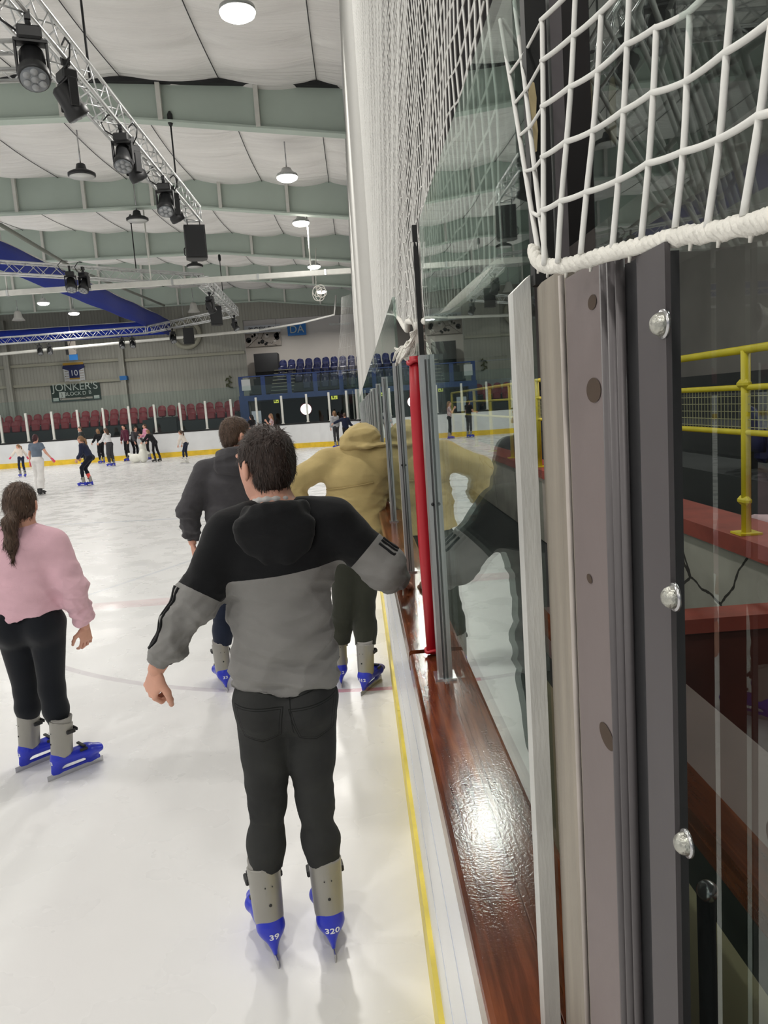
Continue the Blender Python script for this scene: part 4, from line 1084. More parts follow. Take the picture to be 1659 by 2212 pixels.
def relax(v, f, it=1, w=.5):
    for _ in range(it):
        acc = np.zeros_like(v); cn = np.zeros(len(v))
        for i in range(4):
            for j in (1, 3): np.add.at(acc, f[:, i], v[f[:, (i+j) % 4]]); np.add.at(cn, f[:, i], 1)
        v = v*(1-w)+w*acc/np.maximum(cn, 1)[:, None]
    return v
def waves(p, fr, seed, n=7, st=(1, 1, 1)):
    r = np.random.RandomState(seed); o = np.zeros(len(p)); q = p*np.array(st)
    for i in range(n):
        k = r.normal(size=3); k = k/np.linalg.norm(k)*fr*r.uniform(.6, 1.7); w = np.sin(q@k+r.uniform(0, 6.28)+1.3*np.sin(q@(k[[1, 2, 0]]*.5)))
        o += (1-2.0*np.abs(w)**.8)*.5+w*.5
    return o/n*1.5
def obj_from(name, v, f, mats, parent, mi=None, attrs=None, label=None):
    off = np.zeros(3); p = parent
    while p is not None: off += np.array(p.location); p = p.parent
    me = bpy.data.meshes.new(name); me.from_pydata((v-off).tolist(), [], f.tolist() if hasattr(f, 'tolist') else f)
    for m in (mats if isinstance(mats, (list, tuple)) else [mats]): me.materials.append(m)
    if mi is not None: me.polygons.foreach_set('material_index', np.asarray(mi, np.int32))
    me.polygons.foreach_set('use_smooth', np.ones(len(me.polygons), bool))
    for an, av in (attrs or {}).items():
        a = me.attributes.new(an, 'FLOAT', 'POINT'); a.data.foreach_set('value', np.asarray(av, np.float32))
    me.update(); o = bpy.data.objects.new(name, me); link(o, parent)
    if label: o['label'] = label
    return o
# ---- hands: one fine mesh per pose, in a local frame: +Z to the fingers, +Y out of the back of the hand, +X to the thumb (right hand seen from the back: thumb left)
def hand_mesh(curl, spread=.06, thumb=.5, vox=.0028):
    h = SDF(); ax = np.eye(3)
    h.ecap('h', (0, 0, -.012), (0, 0, .07), (1, 0, 0), (.026, .017), (.038, .0125), .012)
    h.ell('h', (.024, -.006, .028), ax, (.018, .014, .03), .012)
    for i, (x, L, r) in enumerate(((.030, .072, .0088), (.010, .080, .0092), (-.011, .075, .0088), (-.030, .060, .0078))):
        p = V(x, 0, .082-.004*abs(i-1)); a = 0; sp = (1.2-i)*spread
        for sgm, (fr, c) in enumerate(((.46, curl[0]), (.30, curl[1]), (.24, curl[2]))):
            a += c*(1+.12*i); d = V(math.sin(sp)*math.cos(a), -math.sin(a), math.cos(a)*math.cos(sp)); q = p+d*L*fr
            h.cone('h', p, q, r*(1-.07*sgm), r*(1-.07*(sgm+1)), .005); p = q
    p = V(.028, -.004, .016)
    for L, r, d in ((.042, .0125, V(.62, -.25-.4*thumb, .70)), (.032, .0105, V(.35-.4*thumb, -.25-.4*thumb, .9)), (.026, .009, V(.15-.5*thumb, -.3-.3*thumb, .9))):
        q = p+nrm(d)*L; h.cone('h', p, q, r, r*.9, .007); p = q
    return h.mesh(vox, .008)
HANDS = {'relaxed': hand_mesh((.35, .45, .35), .07, .3), 'fist': hand_mesh((.95, 1.25, .9), .03, .5), 'flat': hand_mesh((.12, .18, .1), .05, .1)}
HANDS_LO = {k: hand_mesh(c, s_, t_, .0055) for k, c, s_, t_ in (('relaxed', (.35, .45, .35), .07, .3), ('fist', (.9, 1.2, .8), .03, .5), ('flat', (.12, .18, .1), .05, .1))}
def place_hand(kind, wrist, d, back, side, sc, lo):
    """side +1: right hand. d: towards the fingers, back: out of the back of the hand"""
    v, f = (HANDS_LO if lo else HANDS)[kind]; z = nrm(d); y = nrm(back-z*np.dot(back, z)); x = np.cross(y, z)
    # for a right hand the thumb lies at -x of (back, fingers) frame
    sgn = -1 if side > 0 else 1
    w = v.copy(); w[:, 0] *= sgn
    P = wrist+(w[:, :1]*x+w[:, 1:2]*y+w[:, 2:3]*z)*sc
    return P, (f[:, ::-1] if sgn < 0 else f)
# ---- skates
def skate_proto(shellm, cuffm, name='ice_skate'):
    root = None
    ax = np.eye(3); s = SDF()
    s.ecap('f', (0, -.062, .100), (0, .10, .098), (1, 0, 0), (.041, .036), (.050, .036), .02)
    s.ecap('f', (0, .10, .096), (0, .165, .088), (1, 0, 0), (.050, .034), (.040, .024), .02)
    s.cone('f', (0, -.058, .12), (0, -.04, .18), .045, .042, .02)
    s.ecap('f', (0, -.066, .10), (0, -.088, .030), (1, 0, 0), (.038, .036), (.0065, .026), .016)
    s.ecap('f', (0, .12, .078), (0, .135, .030), (1, 0, 0), (.036, .045), (.0065, .03), .016)
    s.ecap('f', (0, -.10, .033), (0, .165, .033), (1, 0, 0), (.0055, .010), (.0055, .010), .006)
    v, f = s.mesh(.0042, .012)
    sh = obj_from(name, v, f, shellm, None); KID[sh.name] = []
    c = SDF(); c.ecap('c', (0, -.040, .135), (0, -.022, .315), (1, 0, 0), (.050, .058), (.056, .062), .02); c.cut('c', (0, -.02, .306), (0, .25, 1)); c.cut('c', (0, -.04, .118), (0, .28, -1))
    c.sub((0, -.01, .34), ax, (.046, .05, .05))
    v, f = c.mesh(.0045, .01); obj_from('cuff', v, f, cuffm, sh)
    l = SDF(); l.ecap('c', (0, -.028, .28), (0, -.016, .335), (1, 0, 0), (.048, .053), (.051, .055), .02); l.cut('c', (0, 0, .332), (0, -.1, 1)); l.sub((0, -.01, .35), ax, (.043, .046, .045))
    v, f = l.mesh(.0045, .01); obj_from('liner', v, f, pm('grey_liner', (150, 148, 144), .8) if 'grey_liner' not in bpy.data.materials else bpy.data.materials['grey_liner'], sh)
    MB().prism_y([(-.0018, 0), (.0018, 0), (.0018, .03), (-.0018, .03)], -.135, .185).build('blade', M['steel'], sh)
    for nm_, c_, d_ in (('buckle', (.057, 0, .255), (.012, .05, .022)), ('buckle', (-.057, 0, .255), (.012, .05, .022)), ('strap', (0, .038, .255), (.10, .012, .02)), ('buckle', (.05, .06, .128), (.012, .045, .016)), ('strap', (0, .07, .14), (.085, .02, .012))):
        MB().box(c_, d_, bev=.004).build(nm_, M['black_plastic'], sh)
    for r_, x_, y_, z_ in ((.0055, 0, -.094, .20), (.0025, -.012, -.0905, .262), (.0025, .012, -.0905, .262)): MB().lathe([(r_, 0), (r_*.8, .002)], (x_, y_, z_), (0, -1, .1), 10).build('rivet', M['black_metal'], sh)
    return sh
def hide(o):
    for c in KID.get(o.name, []): hide(c)
    return o
PROTO = {'hire': skate_proto(M['skate_blue'], M['skate_grey']), 'white': skate_proto(M['white_skate'], M['white_skate']), 'black': skate_proto(M['black_skate'], M['black_skate'])}
from mathutils.bvhtree import BVHTree
HEEL = BVHTree.FromPolygons([v.co for v in PROTO['hire'].data.vertices], [tuple(p.vertices) for p in PROTO['hire'].data.polygons])
def put_skate(kind, person, p, yaw, number=None, roll=0, pitch=0, sc=1.0):
    o = PROTO[kind].copy(); link(o, person)
    for ch in KID.get(PROTO[kind].name, []): c = ch.copy(); link(c, o)
    o.location = Vector(p)-person.location; o.rotation_euler = (pitch, roll, yaw); o.scale = (sc, sc, sc)
    if number:
        cu = bpy.data.curves.new('number', 'FONT'); cu.body = number; cu.size = .027; cu.align_x = 'CENTER'; cu.align_y = 'CENTER'; cu.extrude = .0006; cu.offset = .0004; cu.resolution_u = 3
        tmp = bpy.data.objects.new('tmp', cu); COL.objects.link(tmp)
        me = bpy.data.meshes.new_from_object(tmp.evaluated_get(bpy.context.evaluated_depsgraph_get())); bpy.data.objects.remove(tmp)
        # wrap the flat lettering round the heel
        bm = bmesh.new(); bm.from_mesh(me); bmesh.ops.subdivide_edges(bm, edges=[e for e in bm.edges if e.calc_length() > .006], cuts=2); 
        for v in bm.verts:
            x, y, z = v.co; a_ = x/.040; zz = .094+y; hit = HEEL.ray_cast(Vector((.3*math.sin(a_), -.055-.3*math.cos(a_), zz)), Vector((-math.sin(a_), math.cos(a_), 0)))
            p_ = hit[0] if hit[0] is not None else Vector((.04*math.sin(a_), -.055-.04*math.cos(a_), zz))
            v.co = p_+Vector((math.sin(a_), -math.cos(a_), 0))*(z+.0012)
        bm.to_mesh(me); bm.free(); me.materials.clear(); me.materials.append(M['paint_white'])
        n = bpy.data.objects.new('number', me); link(n, o)
    return o
# ---- a person from joints
def build_person(label, J, fit, vox=.012, group=None, lo=True):
    """J: world joints; fit: clothes, hair, sizes"""
    sc = fit.get('sc', 1.0); B = fit.get('build', 1.0)
    root = thing('person', (J['root'][0], J['root'][1], 0), label, 'person', group)
    hc, hf, hu = J['head'], nrm(J['hface']), nrm(J['hup']); hf = nrm(hf-hu*hf.dot(hu)); hr_ = np.cross(hf, hu)
    A3 = np.array([hr_, hf, hu]); q = lambda r, f, u: hc+(hr_*r+hf*f+hu*u)*sc
    nk, pel = J['neck'], J['pelvis']; sL, sR = J['shoulder']; side = nrm(sR-sL)
    hipL, hipR = J['hip']; hs = nrm(hipR-hipL)
    waist = pel*.62+nk*.38+J.get('waist_off', V(0, 0, 0)); chest = pel*.25+nk*.75
    # body: one continuous skin
    b = SDF()
    b.ell('b', q(0, -.005, .022), A3, V(.075, .096, .090)*sc, .02)
    b.ell('b', q(0, .026, -.035), A3, V(.060, .068, .078)*sc, .03)
    b.ell('b', q(0, .052, -.088), A3, V(.034, .034, .026)*sc, .025)
    b.cone('b', q(0, .092, .008), q(0, .110, -.028), .009*sc, .014*sc, .012)
    b.ell('b', q(0, .085, -.062), A3, V(.022, .012, .010)*sc, .008)
    for e in (-1, 1):
        b.ell('b', q(e*.083, -.006, -.012), np.array([nrm(hr_*e+hf*.45), nrm(hf-hr_*e*.45), hu]), V(.010, .021, .034)*sc, .005)
        b.ell('b', q(e*.030, .083, .034), A3, V(.022, .012, .008)*sc, .012)
    b.cone('b', q(0, -.02, -.05), nk+V(0, 0, -.02), .052*sc*B, .058*sc*B, .03)
    b.ecap('b', chest, nk-(nk-pel)*.06, side, (.135*sc*B, .085*sc*B), (.09*sc, .065*sc), .05)
    b.ecap('b', waist, chest, side, (.115*sc*B, .085*sc*B), (.135*sc*B, .09*sc*B), .05)
    b.ecap('b', pel, waist, hs, (.135*sc*B, .095*sc*B), (.115*sc*B, .085*sc*B), .05)
    for i, (s_, e_, w_) in enumerate(((sL, J['elbow'][0], J['wrist'][0]), (sR, J['elbow'][1], J['wrist'][1]))):
        b.cone('b', nk*.35+s_*.65, s_, .055*sc, .052*sc, .04); b.cone('b', s_, e_, .048*sc*B, .037*sc, .02); b.cone('b', e_, w_, .038*sc, .026*sc, .015)
    for i in (0, 1):
        h_, k_, a_ = J['hip'][i], J['knee'][i], J['ankle'][i]
        b.cone('b', h_, k_, .066*sc*B, .038*sc*B, .03); b.cone('b', k_, a_, .038*sc*B, .030*sc, .02)
        b.cone('b', k_*.7+a_*.3, k_*.3+a_*.7, .038*sc*B, .031*sc, .02)
    v, f = b.mesh(vox, .02); v = relax(v, f, 1, .35)
    vs, fs = [v], [f]; base = len(v)
    for i in (0, 1):
        hk = J['hand'][i]
        if hk is None: continue
        hv, hfc = place_hand(hk[0], J['wrist'][i]+nrm(hk[1])*.012, hk[1], hk[2], -1 if i == 0 else 1, sc*1.0, lo)
        vs.append(hv); fs.append(hfc+base); base += len(hv)
    fv = np.concatenate(vs); ff_ = np.concatenate(fs)
    # lips tinted by position
    fcen = fv[ff_].mean(1)-hc; lr, lf, lu = fcen@hr_, fcen@hf, fcen@hu
    mi = ((np.abs(lr) < .024*sc) & (lf > .078*sc) & (np.abs(lu+.062*sc) < .010*sc)).astype(int)
    body = obj_from('body', fv, ff_, [M[fit.get('skin', 'skin')], M['lip']], root, mi)
    ey = MB(); ey.sm = True
    for e in (-1, 1): ey.lathe([(.0005*sc, -.009*sc), (.006*sc, -.007*sc), (.009*sc, 0), (.006*sc, .006*sc), (.0005*sc, .008*sc)], q(e*.030, .081, .012), hf, 10)
    ey.build('eyes', M['eye'], root)
    # trousers
    tr = fit.get('trouser')
    if tr:
        t = SDF(); o = tr.get('ease', .012)*sc; ca = tr.get('calf', 0)
        t.ecap('p', pel+V(0, 0, .0), pel*.75+waist*.25, hs, (.148*sc*B+o, .108*sc*B+o), (.130*sc*B+o, .095*sc*B+o), .04); t.cut('p', pel*.42+waist*.58, nk-pel)
        for e in (0, 1):
            h_, k_, a_ = J['hip'][e], J['knee'][e], J['ankle'][e]; n = 'l%d' % e; end = a_+(a_-k_)*tr.get('ext', .0)
            seat = h_+tr.get('seat', V(0, 0, 0)); t.ell(n, seat+(pel-h_)*.1+J['back']*.045*sc, np.eye(3), V(.088, .09, .10)*sc*B, .05)
            t.cone(n, h_, k_, .086*sc*B+o, .058*sc*B+o, .03); t.cone(n, k_, k_*.6+a_*.4, .058*sc*B+o, .057*sc*B+o+ca, .03); t.cone(n, k_*.6+a_*.4, end, .056*sc*B+o+ca, tr.get('hem', .044)*sc+o+ca, .03); t.cut(n, end, a_-k_)
        v, f = t.mesh(tr.get('vox', vox), .03)
        v = relax(v, f, 1, .4); n = vnormals(v, f)
        am = tr.get('wr', .0)*sc
        if am:
            near = np.zeros(len(v))
            for e in (0, 1):
                near = np.maximum(near, np.exp(-(np.linalg.norm(v-J['knee'][e], axis=1)/.12)**2)); near = np.maximum(near, np.exp(-(np.linalg.norm(v-J['ankle'][e], axis=1)/.10)**2))
            v = v+n*(am*(waves(v, 19, 5, 6, (1, 1, 1.5))*(.30+1.0*near)))[:, None]
        obj_from(tr.get('name', 'trousers'), v, f, tr['mat'], root)
        if 'sock' in tr:
            kk, aa = J['knee'][tr['sock'][0]], J['ankle'][tr['sock'][0]]; u = SDF(); u.cone('s', kk*.62+aa*.38, aa, .066*sc, .052*sc); v, f = u.mesh(vox); obj_from('leg_warmer', v, f, tr['sock'][1], root)
    # top
    tp = fit.get('top'); topobj = None
    if tp:
        t = SDF(); o = tp.get('ease', .02)*sc; gr = tp.get('hem', .05)
        hemp = pel-nrm(nk-pel)*gr*sc+tp.get('hem_off', V(0, 0, 0)); w1 = tp.get('waist', 1.0)
        t.ecap('t', chest, nk-(nk-pel)*.055, side, (.150*sc*B+o, .098*sc*B+o), (.082*sc+o*.6, .068*sc+o*.6), .05)
        t.ecap('t', waist, chest, side, (.134*sc*B*w1+o, .098*sc*B+o), (.152*sc*B+o, .100*sc*B+o), .05)
        t.ecap('t', hemp, waist, hs, (.142*sc*B*tp.get('hemw', 1)+o, .108*sc*B+o), (.134*sc*B*w1+o, .098*sc*B+o), .05)
        t.ecap('t', hemp, hemp+nrm(nk-pel)*.05*sc, hs, (.150*sc*B*tp.get('hemw', 1)+o*.75, .112*sc*B+o*.75), (.150*sc*B*tp.get('hemw', 1)+o, .112*sc*B+o), .02)
        t.cut('t', hemp+nrm(nk-pel)*.012, -(nk-pel)+tp.get('hem_tilt', V(0, 0, 0)))
        t.cut('t', nk+nrm(nk-pel)*.028*sc, nk-pel)
        for e in (0, 1):
            s_, e_, w_ = J['shoulder'][e], J['elbow'][e], J['wrist'][e]; n = 'a%d' % e
            t.cone(n, nk*.4+s_*.6, s_, .058*sc+o*.5, .062*sc+o*.6, .05)
            if tp.get('sleeve', 'long') == 'long':
                sw = tp.get('sw', .012)*sc
                t.cone(n, s_, e_, .058*sc*B+o*.6+sw*.5, .046*sc+o*.5+sw, .03); t.cone(n, e_, e_*.35+w_*.65, .046*sc+o*.5+sw, .040*sc+o*.5+sw, .03); wd = nrm(w_-e_); wc = w_-wd*.100*sc
                t.cone(n, e_*.35+w_*.65, wc, .040*sc+o*.5+sw, .042*sc+o*.4+sw*.6, .02); t.cone(n, w_-wd*.07*sc, w_+wd*.02, tp.get('cuff', .036)*sc, tp.get('cuff', .036)*sc*.95, .012)
                t.cut(n, w_-nrm(w_-e_)*.006, w_-e_)
            else:
                c_ = s_*.45+e_*.55; t.cone(n, s_, c_, .058*sc*B+o*.6, .054*sc+o*.8, .02); t.cut(n, c_, e_-s_)
        v, f = t.mesh(tp.get('vox', vox), .035)
        v = relax(v, f, 1, .4); n = vnormals(v, f); am = tp.get('wr', 0)*sc
        if am:
            elb = np.zeros(len(v))
            for e in (0, 1):
                elb = np.maximum(elb, np.exp(-(np.linalg.norm(v-(J['elbow'][e]*.6+J['wrist'][e]*.4), axis=1)/.13)**2))
            low = np.clip((chest[2]-v[:, 2])/.35, 0, 1)
            v = v+n*(am*(waves(v, 20, 9, 6, (.8, .8, 2.0))*(.22+.95*low)+.75*elb*waves(v, 46, 21, 6, (1, 1, 1.5))))[:, None]
            # ribbed band at the hem drawn in
        at_ = {}
        if 'mask' in tp:
            mk = tp['mask'](v, J)
            for _ in range(5):
                acc = np.zeros(len(v)); cn = np.zeros(len(v))
                for i in range(4):
                    for j in (1, 3): np.add.at(acc, f[:, i], mk[f[:, (i+j) % 4]]); np.add.at(cn, f[:, i], 1)
                mk = mk*.4+.6*acc/np.maximum(cn, 1)
            at_ = {'mask': mk}
        topobj = obj_from(tp.get('name', 'sweater'), v, f, tp['mat'], root, attrs=at_)
        if 'hood' in tp:
            hd = tp['hood'](J, sc); v, f = hd.mesh(tp.get('vox', vox), .02); v = relax(v, f, 1, .4); n = vnormals(v, f)
            v = v+n*(tp.get('hwr', .012)*waves(v, 26, 33, 6, (1, 1, 1.4)))[:, None]
            obj_from('hood', v, f, tp.get('hoodmat', tp['mat'] if not isinstance(tp['mat'], list) else tp['mat'][0]), topobj)
    # hair
    hm = fit.get('hair')
    if hm:
        m, style = M[hm[0]], hm[1]; h = SDF()
        h.ell('h', q(0, -.012, .026), A3, V(.085, .104, .100)*sc, .02)
        if style in ('long', 'pony', 'bun', 'bob'): h.ell('h', q(0, -.03, -.02), A3, V(.082, .080, .085)*sc, .03)
        else: h.ell('h', q(0, -.036, -.020), A3, V(.074, .066, .078)*sc, .03)
        h.cut('h', q(0, .052, .03), nrm(hf*.80-hu*.6)); h.cut('h', q(0, -.04, -.088 if style == 'short' else -.11), nrm(-hu+hf*.15))
        if style == 'short':
            h.sub(q(.100, .010, -.030), A3, V(.040, .046, .050)*sc); h.sub(q(-.100, .010, -.030), A3, V(.040, .046, .050)*sc)
        bk = -hf
        if style == 'long':
            for e in (-1, 0, 1): h.cone('l', q(e*.045, -.075, -.02), q(e*.05, -.095, -.22), .045*sc, .03*sc, .04); h.cone('l', q(e*.05, -.095, -.22), q(e*.04, -.10, -.33), .032*sc, .012*sc, .04)
        if style == 'bob':
            for e in (-1, 0, 1): h.cone('l', q(e*.055, -.06, -.02), q(e*.06, -.075, -.15), .042*sc, .028*sc, .04)
        if style == 'pony':
            dn = nrm(V(0, 0, -1)+hu*-.1+hf*-.18)
            p0 = q(0, -.112, .015) if hm[2:] != ('low',) else q(0, -.10, -.035)
            p1 = p0+(bk*.05+V(0, 0, -.06))*sc; p2 = p1+V(0, 0, -.11)*sc+bk*.02*sc; p3 = p2+V(0, 0, -.10)*sc
            h.cone('l', p0, p1, .026*sc, .038*sc, .02); h.cone('l', p1, p2, .040*sc, .032*sc, .03); h.cone('l', p2, p3, .032*sc, .008*sc, .03)
        if style == 'bun':
            h.cone('l', q(0, -.10, -.02), q(0, -.125, -.03), .035*sc, .04*sc, .02); h.cone('l', q(0, -.125, -.03), q(.01, -.12, -.10), .03*sc, .014*sc, .02)
        v, f = h.mesh(min(vox, .007) if not lo else vox*.8, .02); n = vnormals(v, f)
        v = v+n*(.0045*sc*(waves(v, 90, 3, 8, (1, 1, .35))+waves(v, 45, 13, 6, (1, 1, .5))))[:, None]
        if not lo:
            rs = np.random.RandomState(17); n = vnormals(v, f); ids = rs.choice(len(v), min(len(v), 2600), replace=False); hv, hfc = [v], [f]; b0 = len(v)
            lens = .020 if style == 'short' else .045; short_ = style == 'short'
            for i in ids:
                p, nn = v[i], n[i]
                cb = V(0, 0, -1)+(hf*.8 if short_ and (p-hc)@hu > .07*sc else 0)+(-hf*.5 if not short_ else 0); cb = nrm(cb-nn*cb.dot(nn)+1e-6)
                d = nrm(cb+nn*(rs.uniform(.15, .75) if short_ else rs.uniform(.0, .12))+rs.normal(size=3)*.22); sd = nrm(np.cross(d, nn)+1e-6); L = lens*rs.uniform(.6, 1.3)*sc; wd = .0016
                a = p-nn*.002; m1 = a+d*L*.55+nn*.001; e = a+d*L-nn*L*.12
                hv.append(np.array([a-sd*wd, a+sd*wd, m1+sd*wd*.7, m1-sd*wd*.7, e, e+sd*.0002])); hfc.append(np.array([[0, 1, 2, 3], [3, 2, 5, 4]])+b0); b0 += 6
            v = np.concatenate(hv); f = np.concatenate(hfc)
        obj_from('hair', v, f, m, root)
    if 'extra' in fit: fit['extra'](root, J, sc)
    return root
# ---- parametric poses for the far skaters
def fk(x, y, face, Ht, lean=.1, legs=((0, 0), (0, 0)), arms=None, hyaw=0, hpitch=-.1, skate='hire', stance=.09, lift=None, hands=('relaxed', 'relaxed'), side_lean=0):
    sc = Ht/1.75; f = nrm(V(face[0], face[1], 0)); r = V(f[1], -f[0], 0); u = V(0, 0, 1)
    loc = lambda a: r*a[0]+f*a[1]+u*a[2]
    ank_z = .185
    L1, L2 = .43*sc, .42*sc
    ds = []
    for (fw, kn), e in zip(legs, (-1, 1)):      # fw: thigh swing forward, kn: knee bend back
        th = V(0, math.sin(fw), -math.cos(fw)); sh = V(0, math.sin(fw-kn), -math.cos(fw-kn)); ds.append((th, sh))
    low = [(-(d[0][2]*L1+d[1][2]*L2)) for d in ds]; pz = ank_z+max(low)
    pel = V(x, y, pz+.02*sc)
    # keep the supporting foot under the given point
    sup = int(np.argmax(low)); off = loc(ds[sup][0]*L1+ds[sup][1]*L2); pel = pel-V(off[0], off[1], 0)-r*((-1, 1)[sup]*stance*sc)
    if stance > 0 and lift is None: pel = pel+r*((-1, 1)[sup]*stance*sc)
    hip, kn_, an = [], [], []
    for d, e in zip(ds, (-1, 1)):
        h = pel+r*e*stance*sc-u*.02*sc; k = h+loc(d[0])*L1; a = k+loc(d[1])*L2; hip.append(h); kn_.append(k); an.append(a)
    td = nrm(u*math.cos(lean)+f*math.sin(lean)+r*side_lean); nk = pel+td*.50*sc
    sl = nk-td*.045*sc
    sh = [sl-r*.165*sc, sl+r*.165*sc]
    arms = arms or (((-.25, 0, -1), (-.1, .15, -1)), ((.25, 0, -1), (.1, .15, -1)))
    el, wr, hd = [], [], []
    for s_, (a1, a2), hk, e in zip(sh, arms, hands, (-1, 1)):
        el_ = s_+loc(nrm(a1))*.275*sc; w = el_+loc(nrm(a2))*.235*sc; el.append(el_); wr.append(w)
        hd.append((hk, loc(nrm(a2)), nrm(r*e+f*.2)))
    hu = nrm(td+f*(-hpitch)*-1*0+u*.6); hf = nrm(f*math.cos(hyaw)-r*math.sin(hyaw)+u*hpitch*1.5); hu = nrm(hu-f*0+hf*0)
    head = nk+nrm(td+u)*.165*sc+f*.012*sc
    J = dict(root=(x, y), head=head, hface=hf, hup=nrm(u+td*.4-f*hpitch*-1.2*-1 if False else u+td*.3), neck=nk, pelvis=pel, shoulder=sh, elbow=el, wrist=wr, hand=hd, hip=hip, knee=kn_, ankle=an, back=-f, sc=sc)
    J['yaw'] = math.atan2(-f[0], f[1]); return J
def far_person(label, J, top, bottom, hair, skate='hire', topname='sweater', sleeve='long', tease=.012, bease=.004, yaws=(0.1, -.1), extra=None, vox=.013, bname='trousers', topkw={}, botkw={}, number=None):
    sc = J['sc']
    fit = dict(sc=sc, top=dict(mat=top, ease=tease, sleeve=sleeve, name=topname, wr=.004, **topkw), trouser=dict(mat=bottom, ease=bease, name=bname, **botkw), hair=hair)
    if extra: fit['extra'] = extra
    p = build_person(label, J, fit, vox=vox)
    for e in (0, 1):
        k_, a_ = J['knee'][e], J['ankle'][e]; z = nrm(k_-a_)
        base = a_-V(0, 0, .185); pitch = 0
        fwd = -J['back']; sw = math.atan2(np.dot(a_-k_, fwd), k_[2]-a_[2])
        pitch = min(0, sw+.25) if sw < -.25 else 0
        if base[2] > .03: pitch = -.5 if sw < -.1 else 0
        put_skate(skate, p, (base[0]+J['back'][0]*-.02, base[1]+J['back'][1]*-.02, max(base[2], .001)), J['yaw']+yaws[e], sc=max(.8, sc), pitch=pitch)
    return p
# ================================================================== THE FOUR NEAR SKATERS
UP = V(0, 0, 1)
def collar(S_, nk, side, back, r=.086, rr=.03, dz=.02, tilt=.35):
    n = 14
    for i in range(n):
        a, b = 2*PI*i/n, 2*PI*(i+1)/n
        f = lambda t: nk+side*r*math.cos(t)+back*r*math.sin(t)+UP*(dz-tilt*r*(-math.sin(t))*-1*.0+.25*r*math.sin(t))
        S_.cone('ring', f(a), f(b), rr, rr, .015)
def skate_for(p, o, yaw, number=None, sc=1.0): return put_skate('hire', p, V(o[0], o[1], 0.0), yaw, number, sc=sc)
def ank(o, yaw, sc=1.0): return V(o[0]+.03*math.sin(yaw)*sc, o[1]-.03*math.cos(yaw)*sc, .20*sc)
# ---- 1. man in the black and grey hoodie
Yb = 2.40; P = lambda x, y, Y=Yb: at(x, y, Y=Y)
yL, yR = .34, .16; oL, oR = (-.432, 2.43), (-.222, 2.44)
hface = nrm((-.70, .70, -.04))
J = dict(root=(-.33, 2.42), head=P(573, 1003, 2.43), hface=hface, hup=nrm((-.03, .03, 1)), neck=P(598, 1098, 2.41), pelvis=P(616, 1497, 2.40),
         shoulder=[P(500, 1154, 2.40), P(716, 1130, 2.40)], elbow=[P(418, 1312, 2.33), P(832, 1226, 2.38)], wrist=[P(338, 1444, 2.28), None],
         hip=[P(566, 1512), P(668, 1506)], knee=[P(577, 1742, 2.42), P(682, 1735, 2.42)], ankle=[ank(oL, yL), ank(oR, yR)], back=V(0, -1, 0))
J['wrist'][1] = V(.085, 2.60, 1.205)
J['hand'] = [('fist', P(326, 1490, 2.30)-P(338, 1444, 2.28), V(-.75, -.65, 0)), ('relaxed', V(.15, 1, -.12), V(.25, 0, 1))]
ln = (at(490, 1272, Y=2.22), at(725, 1232, Y=2.22))
def seg_t(v, a, b):
    d = b-a; t = (v-a)@d/(d@d); tt = np.clip(t, 0, 1); return t, np.linalg.norm(v-a-tt[:, None]*d, axis=1)
def hoodie_mask(v, J):
    zl = ln[0][2]+(v[:, 0]-ln[0][0])*(ln[1][2]-ln[0][2])/(ln[1][0]-ln[0][0]); m = (zl-v[:, 2])
    for e, tb in ((0, .80), (1, .62)):
        t, d = seg_t(v, J['shoulder'][e], J['elbow'][e]); t2, d2 = seg_t(v, J['elbow'][e], J['wrist'][e]); L = np.linalg.norm(J['elbow'][e]-J['shoulder'][e])
        out = (v[:, 0] < J['shoulder'][0][0]-.02) if e == 0 else (v[:, 0] > J['shoulder'][1][0]+.035)
        arm = out & ((d < .12) | (d2 < .12)); am = np.where((d2 < d) & (t > .9), .15, (t-tb)*L); m = np.where(arm, am, m)
    return m
def two_tone(name, ca, cb):
    t = NT(name); v = t.co(); a = t.attr('mask').outputs['Fac']; s_ = t.math('GREATER_THAN', a, 0.0)
    n = t.noise(v, 9, 4); base = t.mix(s_, lin(ca), lin(cb)); fl = t.math('ADD', t.math('MULTIPLY', n, .3), .85)
    mx = t.n.new('ShaderNodeVectorMath'); mx.operation = 'SCALE'; t.l.new(base, mx.inputs[0]); t.l.new(fl, mx.inputs['Scale'])
    t.set(col=mx.outputs[0], rough=.9, spec=.15, sheen=.1)
    edge = t.math('LESS_THAN', t.math('ABSOLUTE', a), .004)
    h = t.math('ADD', t.math('ADD', t.math('MULTIPLY', t.noise(v, 420, 2), .25), t.noise(t.mapping(v, scale=(1, 1, 1.5)), 24, 3)), t.math('MULTIPLY', edge, -.3))
    t.bump(h, .28, .006); return t.m
M['hoodie'] = two_tone('black_and_grey_fleece', (25, 26, 28), (134, 133, 131)); M['hood_black'] = cloth('black_fleece', (24, 25, 27), .3, 420)
